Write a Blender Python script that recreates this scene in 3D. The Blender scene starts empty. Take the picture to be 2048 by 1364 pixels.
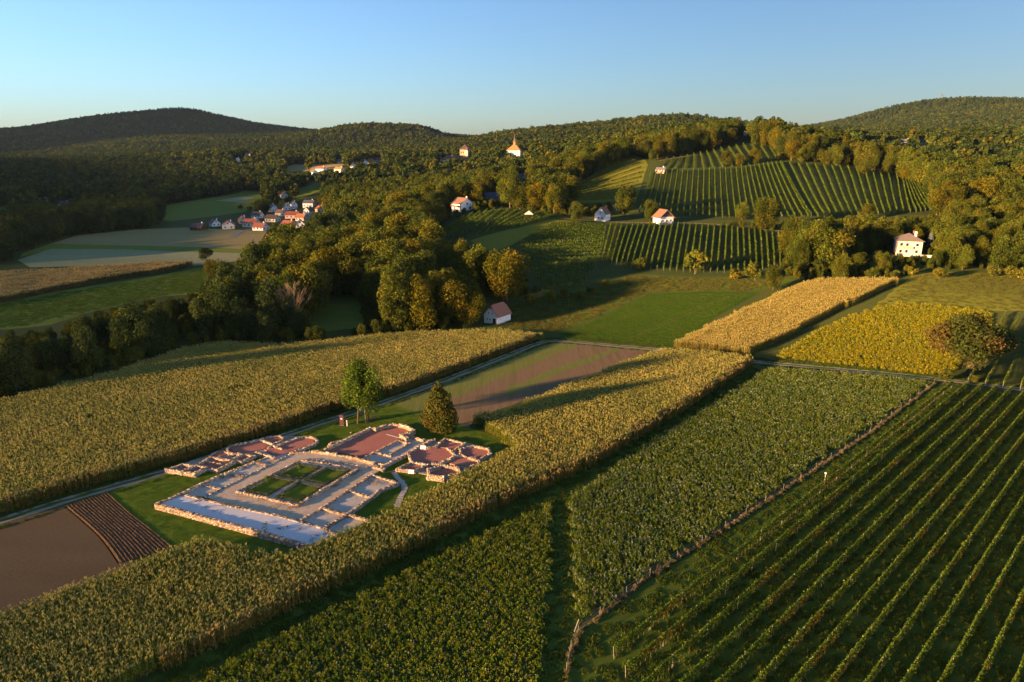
import bpy, math, random
import numpy as np
from mathutils import Vector, geometry
R = math.radians
rng = np.random.default_rng(7)
random.seed(7)
sc = bpy.context.scene
col = sc.collection

# ------------------------------------------------------------------ camera, sky, sun, exposure
CAM_H = 60.0
FPX = 1365.0                       # focal length in pixels of the 2048 px wide photograph
PITCH = math.atan((682 - 300) / FPX)
cam_d = bpy.data.cameras.new('camera'); cam = bpy.data.objects.new('camera', cam_d); col.objects.link(cam)
cam.location = (0, 0, CAM_H); cam.rotation_euler = (R(90) - PITCH, 0, 0)
cam_d.sensor_width = 36; cam_d.lens = FPX / 2048 * 36; cam_d.clip_start = 1; cam_d.clip_end = 40000
sc.camera = cam
SUN_EL = R(7.5)
SUN_TO = Vector((0.88, 0.47, 0)).normalized()          # the way the light travels over the ground
wd = bpy.data.worlds.new('World'); sc.world = wd; wd.use_nodes = True
wn = wd.node_tree.nodes; wl = wd.node_tree.links
bg = wn['Background']
sky = wn.new('ShaderNodeTexSky'); sky.sky_type = 'NISHITA'; sky.sun_disc = False
sky.sun_elevation = SUN_EL
sky.sun_rotation = math.atan2(SUN_TO.x, -SUN_TO.y)
sky.altitude = 350; sky.air_density = 1.0; sky.dust_density = 1.25; sky.ozone_density = 5.0
wl.new(sky.outputs[0], bg.inputs[0]); bg.inputs[1].default_value = 0.072
sun_d = bpy.data.lights.new('sun', 'SUN'); sun = bpy.data.objects.new('sun', sun_d); col.objects.link(sun)
sun_d.energy = 5.0; sun_d.angle = R(2.2); sun_d.color = (1.0, 0.70, 0.40)
sdir = Vector((SUN_TO.x * math.cos(SUN_EL), SUN_TO.y * math.cos(SUN_EL), -math.sin(SUN_EL)))
sun.rotation_euler = sdir.to_track_quat('-Z', 'Y').to_euler(); sun.location = (-300, -100, 200)
sc.view_settings.view_transform = 'Standard'; sc.view_settings.look = 'None'
sc.view_settings.gamma = 1; sc.view_settings.use_curve_mapping = False
sc.view_settings.exposure = 2.35
sc.view_settings.use_white_balance = True; sc.view_settings.white_balance_temperature = 8500; sc.view_settings.white_balance_tint = 22
sc.render.engine = 'CYCLES'
cy = sc.cycles
cy.max_bounces = 5; cy.diffuse_bounces = 3; cy.glossy_bounces = 1; cy.transmission_bounces = 3; cy.transparent_max_bounces = 4
cy.caustics_reflective = False; cy.caustics_refractive = False
cy.use_denoising = True; cy.denoiser = 'OPENIMAGEDENOISE'; cy.denoising_input_passes = 'RGB_ALBEDO_NORMAL'; cy.denoising_prefilter = 'ACCURATE'
cy.sample_clamp_indirect = 6

# ------------------------------------------------------------------ helpers
CP, SP = math.cos(PITCH), math.sin(PITCH)
def uvY(u, v, Y):                                       # photo pixel at world distance Y
    t = (682 - v) / FPX; d = Y / (CP + t * SP)
    return ((u - 1024) / FPX * d, Y, CAM_H - d * SP + t * d * CP)
def uYz(u, Y, z):
    d = Y * CP - (z - CAM_H) * SP
    return ((u - 1024) / FPX * d, Y, z)
def proj(P):                                            # world points -> photo pixels
    P = np.atleast_2d(np.asarray(P, float)); d = P[:, 1] * CP - (P[:, 2] - CAM_H) * SP
    d = np.where(d < .1, .1, d); w = P[:, 1] * SP + (P[:, 2] - CAM_H) * CP
    return np.stack([1024 + FPX * P[:, 0] / d, 682 - FPX * w / d, d], 1)
def ray(u, v):
    a, b = (u - 1024) / FPX, (682 - v) / FPX
    return np.array([a, CP + b * SP, -SP + b * CP])
def inpoly(px, py, poly):
    px = np.asarray(px, float); py = np.asarray(py, float); ins = np.zeros(px.shape, bool); n = len(poly)
    for i in range(n):
        x1, y1 = poly[i][:2]; x2, y2 = poly[(i + 1) % n][:2]
        if y1 == y2: continue
        c = ((y1 > py) != (y2 > py)) & (px < (x2 - x1) * (py - y1) / (y2 - y1) + x1)
        ins ^= c
    return ins

# ------------------------------------------------------------------ terrain height
C = [uvY(*p) for p in [
 (995,642,245),(1060,600,268),(1480,590,255),(1700,560,262),(2000,600,225),(2048,560,255),(1815,507,290),(1400,545,288),(1080,585,272),
 (1200,440,405),(1540,464,370),(1330,445,400),(1300,425,425),(1300,345,560),(1420,338,560),(1560,325,570),(1880,407,430),(1620,430,410),(1780,360,510),
 (1490,272,690),(1400,300,640),(1300,318,610),(1130,390,520),(1270,318,610),(1580,285,680),
 (925,420,430),(1000,430,410),(1100,432,405),(1040,462,365),(960,480,350),(880,462,385),(985,402,500),
 (1060,362,740),(925,328,1000),(1030,320,960),(1755,286,900),(1840,290,900),(700,340,950),(600,338,1000),(490,318,1250),(620,378,790)]]
C += [uYz(*p) for p in [
 (0,260,0),(200,280,0),(400,280,0),(0,380,-1),(0,500,-1),(250,500,0),(-300,300,3),(-300,500,3),(480,450,2),(500,650,1),(430,850,5),(100,900,3),(-250,900,6),
 (300,600,0),(600,330,2),(600,250,0),(750,300,3),(800,250,0),(900,290,4),(850,390,10),(700,450,6),(650,560,5),(800,540,13),(590,720,4),(660,680,8),
 (870,800,24),(1100,800,38),(1000,640,28),(1200,700,46),(780,700,15),(720,800,20),(540,900,10),
 (250,1200,32),(50,1100,14),(400,1150,32),(150,1000,6),(540,1080,26),(-300,1100,22),(250,1600,32),(600,1550,45),(800,1500,44),(0,1700,22),
 (340,2200,85),(100,2300,55),(0,2200,45),(200,2300,72),(480,2300,78),(700,1850,60),(900,1500,58),
 (1650,800,57),(1900,640,37),(2048,620,38),(2000,480,30),(2048,400,27),(2300,400,30),(2400,280,22),(1950,390,26),(2048,900,70),(1900,1500,72),(1800,1250,66),(2100,1500,80),
 (1700,700,50),(1150,1300,58),(1300,1300,80),(1400,1100,82),(1500,900,78),(1620,1000,66),(1000,1300,50),(2400,900,75),(2400,600,45),
 (-200,6500,40),(500,6500,40),(1200,6500,40),(1800,6500,40),(2400,6500,40),(-900,2600,560),(-500,2500,600),(-700,2200,560),(-350,2900,330),(-130,2600,115),(0,2550,75),(-130,3000,140),(60,2800,110),(-60,2000,40),(-120,1500,25),(-1200,1500,120),(-500,3400,300)]]  # peaks left of the frame: added unseen mountain that shades the left slopes
def sk(l, Y, drop): return [tuple(np.array(uvY(u, v, Y)) - np.array((0, 0, drop))) for u, v in l]
C += sk([(-120,285),(0,267),(90,251),(170,236),(240,227),(300,224),(350,216),(395,221),(430,232),(480,245),(540,256),(610,262)], 3300, 14)
C += sk([(660,258),(700,250),(738,245),(770,250),(845,252),(876,258),(890,274),(915,284)], 2300, 15)
C += sk([(935,280),(965,272),(1000,265),(1080,257),(1150,251),(1240,241),(1340,231),(1400,233),(1440,244)], 1900, 15)
C += sk([(1500,249),(1550,248),(1590,256),(1612,270)], 1400, 15)
C += sk([(1650,262),(1690,250),(1740,228),(1800,211),(1850,202),(1920,198),(2000,203),(2060,212),(2200,235)], 3000, 14)
C = np.array(C, float)
CY0 = -150.0
def warp(x, y):
    r = np.hypot(x, y - CY0)
    return np.arctan2(x, y - CY0), np.log(np.maximum(r, 1.0))
CC = 0.04
ca, cl = warp(C[:, 0], C[:, 1])
_ph = np.sqrt((ca[:, None] - ca[None]) ** 2 + (cl[:, None] - cl[None]) ** 2 + CC * CC)
_m = len(C)
_A = np.zeros((_m + 3, _m + 3)); _A[:_m, :_m] = -_ph + 0.002 * np.eye(_m)
_A[:_m, _m] = 1; _A[:_m, _m + 1] = ca; _A[:_m, _m + 2] = cl; _A[_m:, :_m] = _A[:_m, _m:].T
_w = np.linalg.solve(_A, np.concatenate([C[:, 2], [0, 0, 0]]))
def sstep(a, b, x):
    t = np.clip((x - a) / (b - a), 0, 1); return t * t * (3 - 2 * t)
def shade_ridge_height(s):                                    # crest of an added unseen hill in the west, shaped to filter the sun
    return np.interp(s, [-900, -300, 0, 68, 104, 119, 135, 178, 230, 300, 460, 600, 900, 1500, 2200, 2800], SHADE_RIDGE)
SHADE_RIDGE = 1400 * math.tan(SUN_EL) + np.array([-40, 12, 16, 10, 0, -4, -7, -4, 0, 2, 4, 26, 38, 40, -40, -184])
RT = -1400.0
def height_exact(x, y):
    a, l = warp(x, y); z = np.zeros_like(a)
    al = np.clip(a, -1.35, 1.35)
    for i in range(_m):
        z -= _w[i] * np.sqrt((al - ca[i]) ** 2 + (l - cl[i]) ** 2 + CC * CC)
    z += _w[_m] + _w[_m + 1] * al + _w[_m + 2] * l
    z = np.clip(z, -4, 420)
    z *= sstep(165, 245, y)
    t = x * SUN_TO.x + y * SUN_TO.y; s = -x * SUN_TO.y + y * SUN_TO.x
    g = np.exp(-((t - RT) / 320.0) ** 2) * shade_ridge_height(s)
    z = np.maximum(z, g * (t < RT + 900)) * np.where(t < RT + 900, 1, 1)
    return z
NA, NR = 500, 540
A0, A1 = -1.9, 1.9
L0, L1 = math.log(6.0), math.log(9500.0)
ga = np.linspace(A0, A1, NA); gl = np.linspace(L0, L1, NR)
GA, GL = np.meshgrid(ga, gl)                             # rows: radius
GX = np.exp(GL) * np.sin(GA); GY = CY0 + np.exp(GL) * np.cos(GA)
GZ = height_exact(GX, GY)
def H(x, y):
    x = np.asarray(x, float); y = np.asarray(y, float)
    a, l = warp(x, y)
    fa = np.clip((a - A0) / (A1 - A0) * (NA - 1), 0, NA - 1.001); fl = np.clip((l - L0) / (L1 - L0) * (NR - 1), 0, NR - 1.001)
    ia = fa.astype(int); il = fl.astype(int); da = fa - ia; dl = fl - il
    return (GZ[il, ia] * (1 - da) * (1 - dl) + GZ[il, ia + 1] * da * (1 - dl) + GZ[il + 1, ia] * (1 - da) * dl + GZ[il + 1, ia + 1] * da * dl)
def hz(x, y): return float(H(np.array([x]), np.array([y]))[0])
_T = np.geomspace(40, 7000, 900)
def px(u, v, up=0.0):                                   # photo pixel -> point on the terrain (raised by up)
    d = ray(u, v); P = np.array([0, 0, CAM_H]) + _T[:, None] * d
    g = P[:, 2] - H(P[:, 0], P[:, 1]) - up
    k = np.argmax(g < 0)
    if g[k] >= 0: k = len(_T) - 1
    a, b = _T[max(k - 1, 0)], _T[k]
    for _ in range(18):
        m = (a + b) / 2; p = np.array([0, 0, CAM_H]) + m * d
        if p[2] - hz(p[0], p[1]) - up < 0: b = m
        else: a = m
    p = np.array([0, 0, CAM_H]) + b * d
    return np.array([p[0], p[1], p[2] - up])
def pxl(l, up=0.0): return np.array([px(u, v, up) for u, v in l])
def pz(u, v, z):                                        # pixel -> point in the horizontal plane z
    d = ray(u, v); t = (z - CAM_H) / d[2]; return np.array([d[0] * t, d[1] * t, z])

# ------------------------------------------------------------------ mesh helpers
def mesh_np(name, V, F, colr=None, mats=(), midx=None, smooth=False):
    V = np.asarray(V, np.float32); F = np.asarray(F, np.int32); k = F.shape[1]
    me = bpy.data.meshes.new(name)
    me.vertices.add(len(V)); me.vertices.foreach_set('co', V.ravel())
    me.loops.add(F.size); me.loops.foreach_set('vertex_index', F.ravel())
    me.polygons.add(len(F)); me.polygons.foreach_set('loop_start', np.arange(0, F.size, k, dtype=np.int32))
    try: me.polygons.foreach_set('loop_total', np.full(len(F), k, np.int32))
    except Exception: pass
    for m in mats: me.materials.append(m)
    if midx is not None: me.polygons.foreach_set('material_index', np.asarray(midx, np.int32))
    if smooth: me.polygons.foreach_set('use_smooth', np.ones(len(F), bool))
    if colr is not None:
        at = me.color_attributes.new('col', 'FLOAT_COLOR', 'POINT')
        c4 = np.ones((len(V), 4), np.float32); c4[:, :3] = colr; at.data.foreach_set('color', c4.ravel())
    me.update(calc_edges=True)
    return me
def link(name, me, parent=None, mat=None, kind=None):
    o = bpy.data.objects.new(name, me); col.objects.link(o)
    if parent is not None: o.parent = parent
    if mat is not None: me.materials.clear(); me.materials.append(mat)
    if kind: o['kind'] = kind
    return o
def tag(o, label, cat, group=None):
    o['label'] = label; o['category'] = cat
    if group: o['group'] = group
    return o
def empty(name, loc, rz=0.0):
    o = bpy.data.objects.new(name, None); col.objects.link(o); o.location = loc; o.rotation_euler = (0, 0, rz); o.empty_display_size = .5
    return o
class MB:                                               # collects quads/tris of one mesh
    def __init__(s): s.v = []; s.f = []
    def box(s, x0, x1, y0, y1, z0, z1):
        n = len(s.v); s.v += [(x0,y0,z0),(x1,y0,z0),(x1,y1,z0),(x0,y1,z0),(x0,y0,z1),(x1,y0,z1),(x1,y1,z1),(x0,y1,z1)]
        s.f += [tuple(n + i for i in q) for q in ((0,3,2,1),(4,5,6,7),(0,1,5,4),(1,2,6,5),(2,3,7,6),(3,0,4,7))]; return s
    def poly(s, pts):
        n = len(s.v); s.v += [tuple(p) for p in pts]; s.f.append(tuple(range(n, n + len(pts)))); return s
    def slab(s, pts, t):                                # a flat polygon given a thickness t downwards
        n = len(s.v); k = len(pts); s.v += [tuple(p) for p in pts] + [(p[0], p[1], p[2] - t) for p in pts]
        s.f.append(tuple(range(n, n + k))); s.f.append(tuple(range(n + 2 * k - 1, n + k - 1, -1)))
        for i in range(k): j = (i + 1) % k; s.f.append((n + i, n + k + i, n + k + j, n + j))
        return s
    def tube(s, pts, rad, n=7):
        base = len(s.v); P = [Vector(p) for p in pts]
        for i, p in enumerate(P):
            d = (P[min(i + 1, len(P) - 1)] - P[max(i - 1, 0)]).normalized()
            a = d.orthogonal().normalized(); b = d.cross(a)
            for k in range(n):
                t = 2 * math.pi * k / n; s.v.append(tuple(p + (a * math.cos(t) + b * math.sin(t)) * rad[i]))
        for i in range(len(P) - 1):
            for k in range(n):
                k2 = (k + 1) % n; s.f.append((base + i * n + k, base + i * n + k2, base + (i + 1) * n + k2, base + (i + 1) * n + k))
        s.f.append(tuple(base + k for k in range(n))[::-1]); s.f.append(tuple(base + (len(P) - 1) * n + k for k in range(n)))
        return s
    def mesh(s, name):
        me = bpy.data.meshes.new(name); me.from_pydata(s.v, [], s.f); me.update(); return me
    def build(s, name, mat, parent=None, kind=None): return link(name, s.mesh(name), parent, mat, kind)

# ------------------------------------------------------------------ materials
def new_mat(name):
    m = bpy.data.materials.new(name); m.use_nodes = True; nt = m.node_tree; nt.nodes.clear()
    out = nt.nodes.new('ShaderNodeOutputMaterial'); return m, nt.nodes, nt.links, out
def noise_ramp(N, L, vec, scale, stops, detail=4, rough=.6, dist=0.0):
    t = N.new('ShaderNodeTexNoise'); t.inputs['Scale'].default_value = scale; t.inputs['Detail'].default_value = detail
    t.inputs['Roughness'].default_value = rough; t.inputs['Distortion'].default_value = dist
    if vec is not None: L.new(vec, t.inputs['Vector'])
    r = N.new('ShaderNodeValToRGB'); e = r.color_ramp.elements
    while len(e) < len(stops): e.new(.5)
    for i, (p, c) in enumerate(stops): e[i].position = p; e[i].color = (*c, 1)
    L.new(t.outputs['Fac'], r.inputs[0]); return r.outputs[0], t.outputs['Fac']
def mixc(N, L, a, b, fac, mode='MIX'):
    m = N.new('ShaderNodeMix'); m.data_type = 'RGBA'; m.blend_type = mode
    for s, v in ((m.inputs[6], a), (m.inputs[7], b), (m.inputs[0], fac)):
        if isinstance(v, (int, float)): s.default_value = v
        elif isinstance(v, tuple): s.default_value = (*v, 1)
        else: L.new(v, s)
    return m.outputs[2]
def pos_node(N): return N.new('ShaderNodeNewGeometry').outputs['Position']
def surf(name, big, fine, bscale=.03, fscale=2.0, bump=.3, bdist=.05, rough=.9, stretch=None, fmix=.5):
    """Ground-like surface: broad colour patches times fine grain, with fine relief."""
    m, N, L, out = new_mat(name); p = pos_node(N)
    if stretch:
        mp = N.new('ShaderNodeMapping'); mp.inputs['Rotation'].default_value = (0, 0, stretch[0]); mp.inputs['Scale'].default_value = (stretch[1], stretch[2], 1)
        L.new(p, mp.inputs[0]); pv = mp.outputs[0]
    else: pv = p
    c1, _ = noise_ramp(N, L, p if not stretch else pv, bscale, big)
    c2, f2 = noise_ramp(N, L, pv, fscale, fine, detail=6, rough=.7)
    c = mixc(N, L, c1, c2, fmix, 'MIX')
    b = N.new('ShaderNodeBump'); b.inputs['Strength'].default_value = bump; b.inputs['Distance'].default_value = bdist; L.new(f2, b.inputs['Height'])
    s = N.new('ShaderNodeBsdfPrincipled'); s.inputs['Roughness'].default_value = rough; s.inputs['Specular IOR Level'].default_value = .02
    L.new(c, s.inputs['Base Color']); L.new(b.outputs[0], s.inputs['Normal']); L.new(s.outputs[0], out.inputs[0]); return m
def plain(name, c, rough=.8, var=.12, scale=3.0, spec=.2, bump=0.0):
    m, N, L, out = new_mat(name); tc = N.new('ShaderNodeTexCoord').outputs['Object']
    d = tuple(max(0, x * (1 - var)) for x in c); e = tuple(min(1, x * (1 + var)) for x in c)
    cc, f = noise_ramp(N, L, tc, scale, [(.3, d), (.7, e)], detail=6)
    s = N.new('ShaderNodeBsdfPrincipled'); s.inputs['Roughness'].default_value = rough; s.inputs['Specular IOR Level'].default_value = spec
    L.new(cc, s.inputs['Base Color'])
    if bump:
        b = N.new('ShaderNodeBump'); b.inputs['Strength'].default_value = bump; b.inputs['Distance'].default_value = .03; L.new(f, b.inputs['Height']); L.new(b.outputs[0], s.inputs['Normal'])
    L.new(s.outputs[0], out.inputs[0]); return m
def veg(name, base=(1, 1, 1), obj_var=None, world=None, trans=.3):
    """Leaf material: the mesh's own leaf colours, varied from plant to plant and across the field."""
    m, N, L, out = new_mat(name)
    at = N.new('ShaderNodeAttribute'); at.attribute_name = 'col'
    c = mixc(N, L, at.outputs['Color'], base, 1.0, 'MULTIPLY')
    if obj_var:
        oi = N.new('ShaderNodeObjectInfo'); r = N.new('ShaderNodeValToRGB'); e = r.color_ramp.elements
        while len(e) < len(obj_var): e.new(.5)
        for i, cc in enumerate(obj_var): e[i].position = i / max(1, len(obj_var) - 1); e[i].color = (*cc, 1)
        L.new(oi.outputs['Random'], r.inputs[0]); c = mixc(N, L, c, r.outputs[0], 1.0, 'MULTIPLY')
    if world:
        for sc_, stops in world:
            w, _ = noise_ramp(N, L, pos_node(N), sc_, stops, detail=3); c = mixc(N, L, c, w, 1.0, 'MULTIPLY')
    d = N.new('ShaderNodeBsdfDiffuse'); t = N.new('ShaderNodeBsdfTranslucent'); mx = N.new('ShaderNodeMixShader'); mx.inputs[0].default_value = trans
    L.new(c, d.inputs[0]); L.new(c, t.inputs[0]); L.new(d.outputs[0], mx.inputs[1]); L.new(t.outputs[0], mx.inputs[2]); L.new(mx.outputs[0], out.inputs[0]); return m
def attr_mat(name, rough=.9, grain=8.0, amt=.35):
    m, N, L, out = new_mat(name); at = N.new('ShaderNodeAttribute'); at.attribute_name = 'col'
    g, f = noise_ramp(N, L, pos_node(N), grain, [(.25, (1 - amt,) * 3), (.75, (1 + amt * .5,) * 3)], detail=5)
    c = mixc(N, L, at.outputs['Color'], g, 1.0, 'MULTIPLY')
    s = N.new('ShaderNodeBsdfPrincipled'); s.inputs['Roughness'].default_value = rough; s.inputs['Specular IOR Level'].default_value = .02
    b = N.new('ShaderNodeBump'); b.inputs['Strength'].default_value = .4; b.inputs['Distance'].default_value = .04; L.new(f, b.inputs['Height']); L.new(b.outputs[0], s.inputs['Normal'])
    L.new(c, s.inputs['Base Color']); L.new(s.outputs[0], out.inputs[0]); return m

# ------------------------------------------------------------------ ground sheets
def drape(name, poly, mat, off=.04, cell=3.0, kind='structure', jag=0.0, world=False, hfun=None):
    """A ground sheet over a polygon (photo pixels, or world x,y with world=True), following the terrain."""
    W = np.array([p[:2] for p in poly]) if world else pxl(poly)[:, :2]
    B = []
    for i in range(len(W)):
        a, b = W[i], W[(i + 1) % len(W)]; n = max(1, int(np.hypot(*(b - a)) / cell))
        for k in range(n):
            q = a + (b - a) * k / n
            if k and jag: q = q + rng.normal(0, jag, 2)
            B.append(q)
    B = np.array(B); lo, hi = B.min(0), B.max(0)
    xs = np.arange(lo[0], hi[0], cell); ys = np.arange(lo[1], hi[1], cell)
    X, Y = np.meshgrid(xs, ys); X = X + (np.arange(len(ys)) % 2)[:, None] * cell * .5
    X, Y = X.ravel(), Y.ravel(); k = inpoly(X, Y, B); X, Y = X[k], Y[k]
    dmin = np.full(len(X), 1e9)
    for q in B: dmin = np.minimum(dmin, (X - q[0]) ** 2 + (Y - q[1]) ** 2)
    k = dmin > (cell * .45) ** 2; X, Y = X[k], Y[k]
    pts = [Vector(q) for q in B] + [Vector((x, y)) for x, y in zip(X, Y)]
    nb = len(B)
    vv, _, ff, *_ = geometry.delaunay_2d_cdt(pts, [(i, (i + 1) % nb) for i in range(nb)], [list(range(nb))], 1, 1e-4)
    vx = np.array([v[:] for v in vv]); z = H(vx[:, 0], vx[:, 1]) + off
    if hfun is not None: z = z + hfun(vx[:, 0], vx[:, 1])
    me = bpy.data.meshes.new(name); me.from_pydata(np.column_stack([vx, z]).tolist(), [], [list(f) for f in ff])
    me.materials.append(mat); me.update()
    if len(me.polygons) and me.polygons[0].normal.z < 0: me.flip_normals()
    me.polygons.foreach_set('use_smooth', np.ones(len(me.polygons), bool))
    o = bpy.data.objects.new(name, me); col.objects.link(o)
    if kind: o['kind'] = kind
    return o
def resample(W, step):
    W = np.asarray(W, float)[:, :2]; out = [W[0]]
    for a, b in zip(W[:-1], W[1:]):
        n = max(1, int(round(np.hypot(*(b - a)) / step)))
        for k in range(1, n + 1): out.append(a + (b - a) * k / n)
    return np.array(out)
def smooth_line(W, it=3):
    W = np.asarray(W, float)
    for _ in range(it):
        q = W[:-1] * .75 + W[1:] * .25; r = W[:-1] * .25 + W[1:] * .75
        W = np.concatenate([W[:1], np.stack([q, r], 1).reshape(-1, W.shape[1]), W[-1:]])
    return W
def strip(name, W, c0, c1, mat, off, kind='structure', step=2.0, jag=.12, parent=None):
    """A ribbon along a world line between the side offsets c0 and c1."""
    P = resample(W, step); T = np.gradient(P, axis=0); T /= np.linalg.norm(T, axis=1)[:, None]; Nn = np.stack([-T[:, 1], T[:, 0]], 1)
    k = 5; rows = []
    for i, c in enumerate(np.linspace(c0, c1, k)):
        j = rng.normal(0, jag, len(P)) if i in (0, k - 1) else 0
        q = P + Nn * (c + j)[:, None] if i in (0, k - 1) else P + Nn * c
        rows.append(np.column_stack([q, H(q[:, 0], q[:, 1]) + off]))
    V = np.concatenate(rows); n = len(P)
    F = [[i * n + j, i * n + j + 1, (i + 1) * n + j + 1, (i + 1) * n + j] for i in range(k - 1) for j in range(n - 1)]
    if c1 < c0: F = [f[::-1] for f in F]
    o = link(name, mesh_np(name, V, F, smooth=True), parent, mat)
    if kind: o['kind'] = kind
    return o

# ------------------------------------------------------------------ scattering of uncountable plants (stuff)
def scatter(name, P, rz, scl, idx, protos, tilt=None):
    cl_ = bpy.data.collections.new(name + '_kinds')
    for i, me in enumerate(protos):
        o = bpy.data.objects.new('%s_kind_%02d' % (name, i), me); cl_.objects.link(o)
    n = len(P); me = bpy.data.meshes.new(name); me.vertices.add(n); me.vertices.foreach_set('co', np.asarray(P, np.float32).ravel())
    for nm, tp, dat in (('rz', 'FLOAT', rz), ('scl', 'FLOAT', scl), ('idx', 'INT', idx)):
        a = me.attributes.new(nm, tp, 'POINT'); a.data.foreach_set('value', np.asarray(dat, np.int32 if tp == 'INT' else np.float32))
    o = bpy.data.objects.new(name, me); col.objects.link(o); o['kind'] = 'stuff'
    g = bpy.data.node_groups.new(name + '_scatter', 'GeometryNodeTree')
    g.interface.new_socket('Geometry', in_out='INPUT', socket_type='NodeSocketGeometry'); g.interface.new_socket('Geometry', in_out='OUTPUT', socket_type='NodeSocketGeometry')
    N, L = g.nodes, g.links
    gi = N.new('NodeGroupInput'); go = N.new('NodeGroupOutput'); ip = N.new('GeometryNodeInstanceOnPoints'); ci = N.new('GeometryNodeCollectionInfo')
    ci.inputs['Collection'].default_value = cl_; ci.inputs['Separate Children'].default_value = True; ci.inputs['Reset Children'].default_value = True
    mp = N.new('GeometryNodeMeshToPoints')
    def at(nm, tp):
        a = N.new('GeometryNodeInputNamedAttribute'); a.data_type = tp; a.inputs['Name'].default_value = nm; return a.outputs['Attribute']
    cx = N.new('ShaderNodeCombineXYZ'); L.new(at('rz', 'FLOAT'), cx.inputs[2])
    L.new(gi.outputs[0], mp.inputs[0]); L.new(mp.outputs[0], ip.inputs['Points']); L.new(ci.outputs[0], ip.inputs['Instance'])
    ip.inputs['Pick Instance'].default_value = True
    L.new(at('idx', 'INT'), ip.inputs['Instance Index']); L.new(cx.outputs[0], ip.inputs['Rotation']); L.new(at('scl', 'FLOAT'), ip.inputs['Scale'])
    L.new(ip.outputs[0], go.inputs[0])
    md = o.modifiers.new('scatter', 'NODES'); md.node_group = g
    return o
def fill_poly(W, step, jit, ang=0.0):
    """Points on a jittered grid turned by ang inside a world polygon."""
    W = np.asarray(W)[:, :2]; c, s = math.cos(ang), math.sin(ang); Q = np.stack([W[:, 0] * c + W[:, 1] * s, -W[:, 0] * s + W[:, 1] * c], 1)
    lo, hi = Q.min(0), Q.max(0); X, Y = np.meshgrid(np.arange(lo[0], hi[0] + step, step), np.arange(lo[1], hi[1] + step, step))
    X = X.ravel() + rng.uniform(-jit, jit, X.size); Y = Y.ravel() + rng.uniform(-jit, jit, Y.size)
    k = inpoly(X, Y, Q); X, Y = X[k], Y[k]
    return np.stack([X * c - Y * s, X * s + Y * c], 1)
# ================================================================== ground
G_DK, G_MD, G_LT = (.030, .052, .012), (.05, .085, .016), (.085, .11, .022)
M_ground = surf('rough_meadow', [(.3, (.040, .062, .014)), (.7, (.075, .090, .022))], [(.3, (.030, .046, .012)), (.7, (.09, .10, .03))], .02, 1.2, .4, .08)
M_lawn = surf('mown_lawn', [(.3, (.065, .115, .010)), (.5, (.085, .145, .013)), (.68, (.13, .15, .024))], [(.25, (.045, .088, .008)), (.75, (.13, .19, .026))], .22, 2.4, .35, .04)
M_lane = surf('lane_grass', [(.3, (.042, .080, .012)), (.7, (.068, .108, .016))], [(.3, (.032, .062, .010)), (.7, (.10, .135, .024))], .15, 3.5, .5, .06)
M_green = surf('young_green_crop', [(.3, (.024, .060, .007)), (.7, (.040, .082, .010))], [(.3, (.018, .048, .006)), (.7, (.052, .10, .014))], .12, 1.2, .3, .06, stretch=(R(-53), 1.6, .12))  # darkened green stands in for shade missing on this field
M_clover = surf('clover_green', [(.3, (.095, .145, .020)), (.7, (.145, .18, .028))], [(.3, (.06, .10, .014)), (.7, (.20, .22, .045))], .12, .35, .4, .15, stretch=(R(20), .3, 1.6))
M_pale = surf('pale_cover_crop', [(.3, (.19, .21, .085)), (.7, (.27, .28, .13))], [(.3, (.13, .15, .06)), (.7, (.32, .32, .18))], .03, .5, .5, .2, stretch=(R(8), .35, 1.5))
M_tan = surf('tan_stubble', [(.3, (.22, .18, .07)), (.7, (.31, .23, .09))], [(.3, (.15, .15, .05)), (.7, (.36, .27, .12))], .025, .5, .5, .2, stretch=(R(8), .35, 1.5))
M_sunmead = surf('sunlit_hay_meadow', [(.3, (.10, .125, .016)), (.7, (.155, .16, .025))], [(.3, (.08, .105, .014)), (.7, (.18, .18, .034))], .03, 1.2, .4, .08)
M_soil = surf('tilled_soil', [(.3, (.115, .076, .038)), (.7, (.155, .105, .052))], [(.3, (.065, .042, .022)), (.72, (.22, .15, .078))], .1, 3.0, .6, .06, stretch=(R(22), .5, 2.0))
M_furrow = surf('ploughed_soil', [(.3, (.105, .064, .032)), (.7, (.145, .09, .046))], [(.3, (.06, .036, .02)), (.72, (.19, .12, .065))], .3, 5.0, .9, .1)
M_bare = surf('harvested_ground', [(.35, (.16, .098, .052)), (.5, (.21, .14, .075)), (.62, (.13, .11, .04))], [(.3, (.12, .072, .04)), (.7, (.24, .165, .09))], .25, 2.0, .5, .08, stretch=(R(-53), 1.6, .06))
M_track = surf('pale_gravel_track', [(.3, (.21, .19, .15)), (.7, (.29, .26, .205))], [(.3, (.13, .12, .09)), (.7, (.35, .315, .25))], .2, 5.0, .4, .03)
M_asph = surf('grey_lane', [(.3, (.16, .16, .16)), (.7, (.22, .22, .21))], [(.3, (.13, .13, .13)), (.7, (.25, .25, .24))], .1, 3.0, .2, .02)
M_path = surf('earth_lane', [(.3, (.14, .12, .08)), (.7, (.20, .17, .11))], [(.3, (.09, .09, .05)), (.7, (.24, .20, .14))], .2, 2.0, .4, .05)
M_forestfloor = surf('woodland_floor', [(.3, (.022, .030, .010)), (.7, (.04, .045, .015))], [(.3, (.018, .022, .008)), (.7, (.05, .05, .02))], .05, .8, .5, .1)

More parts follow.
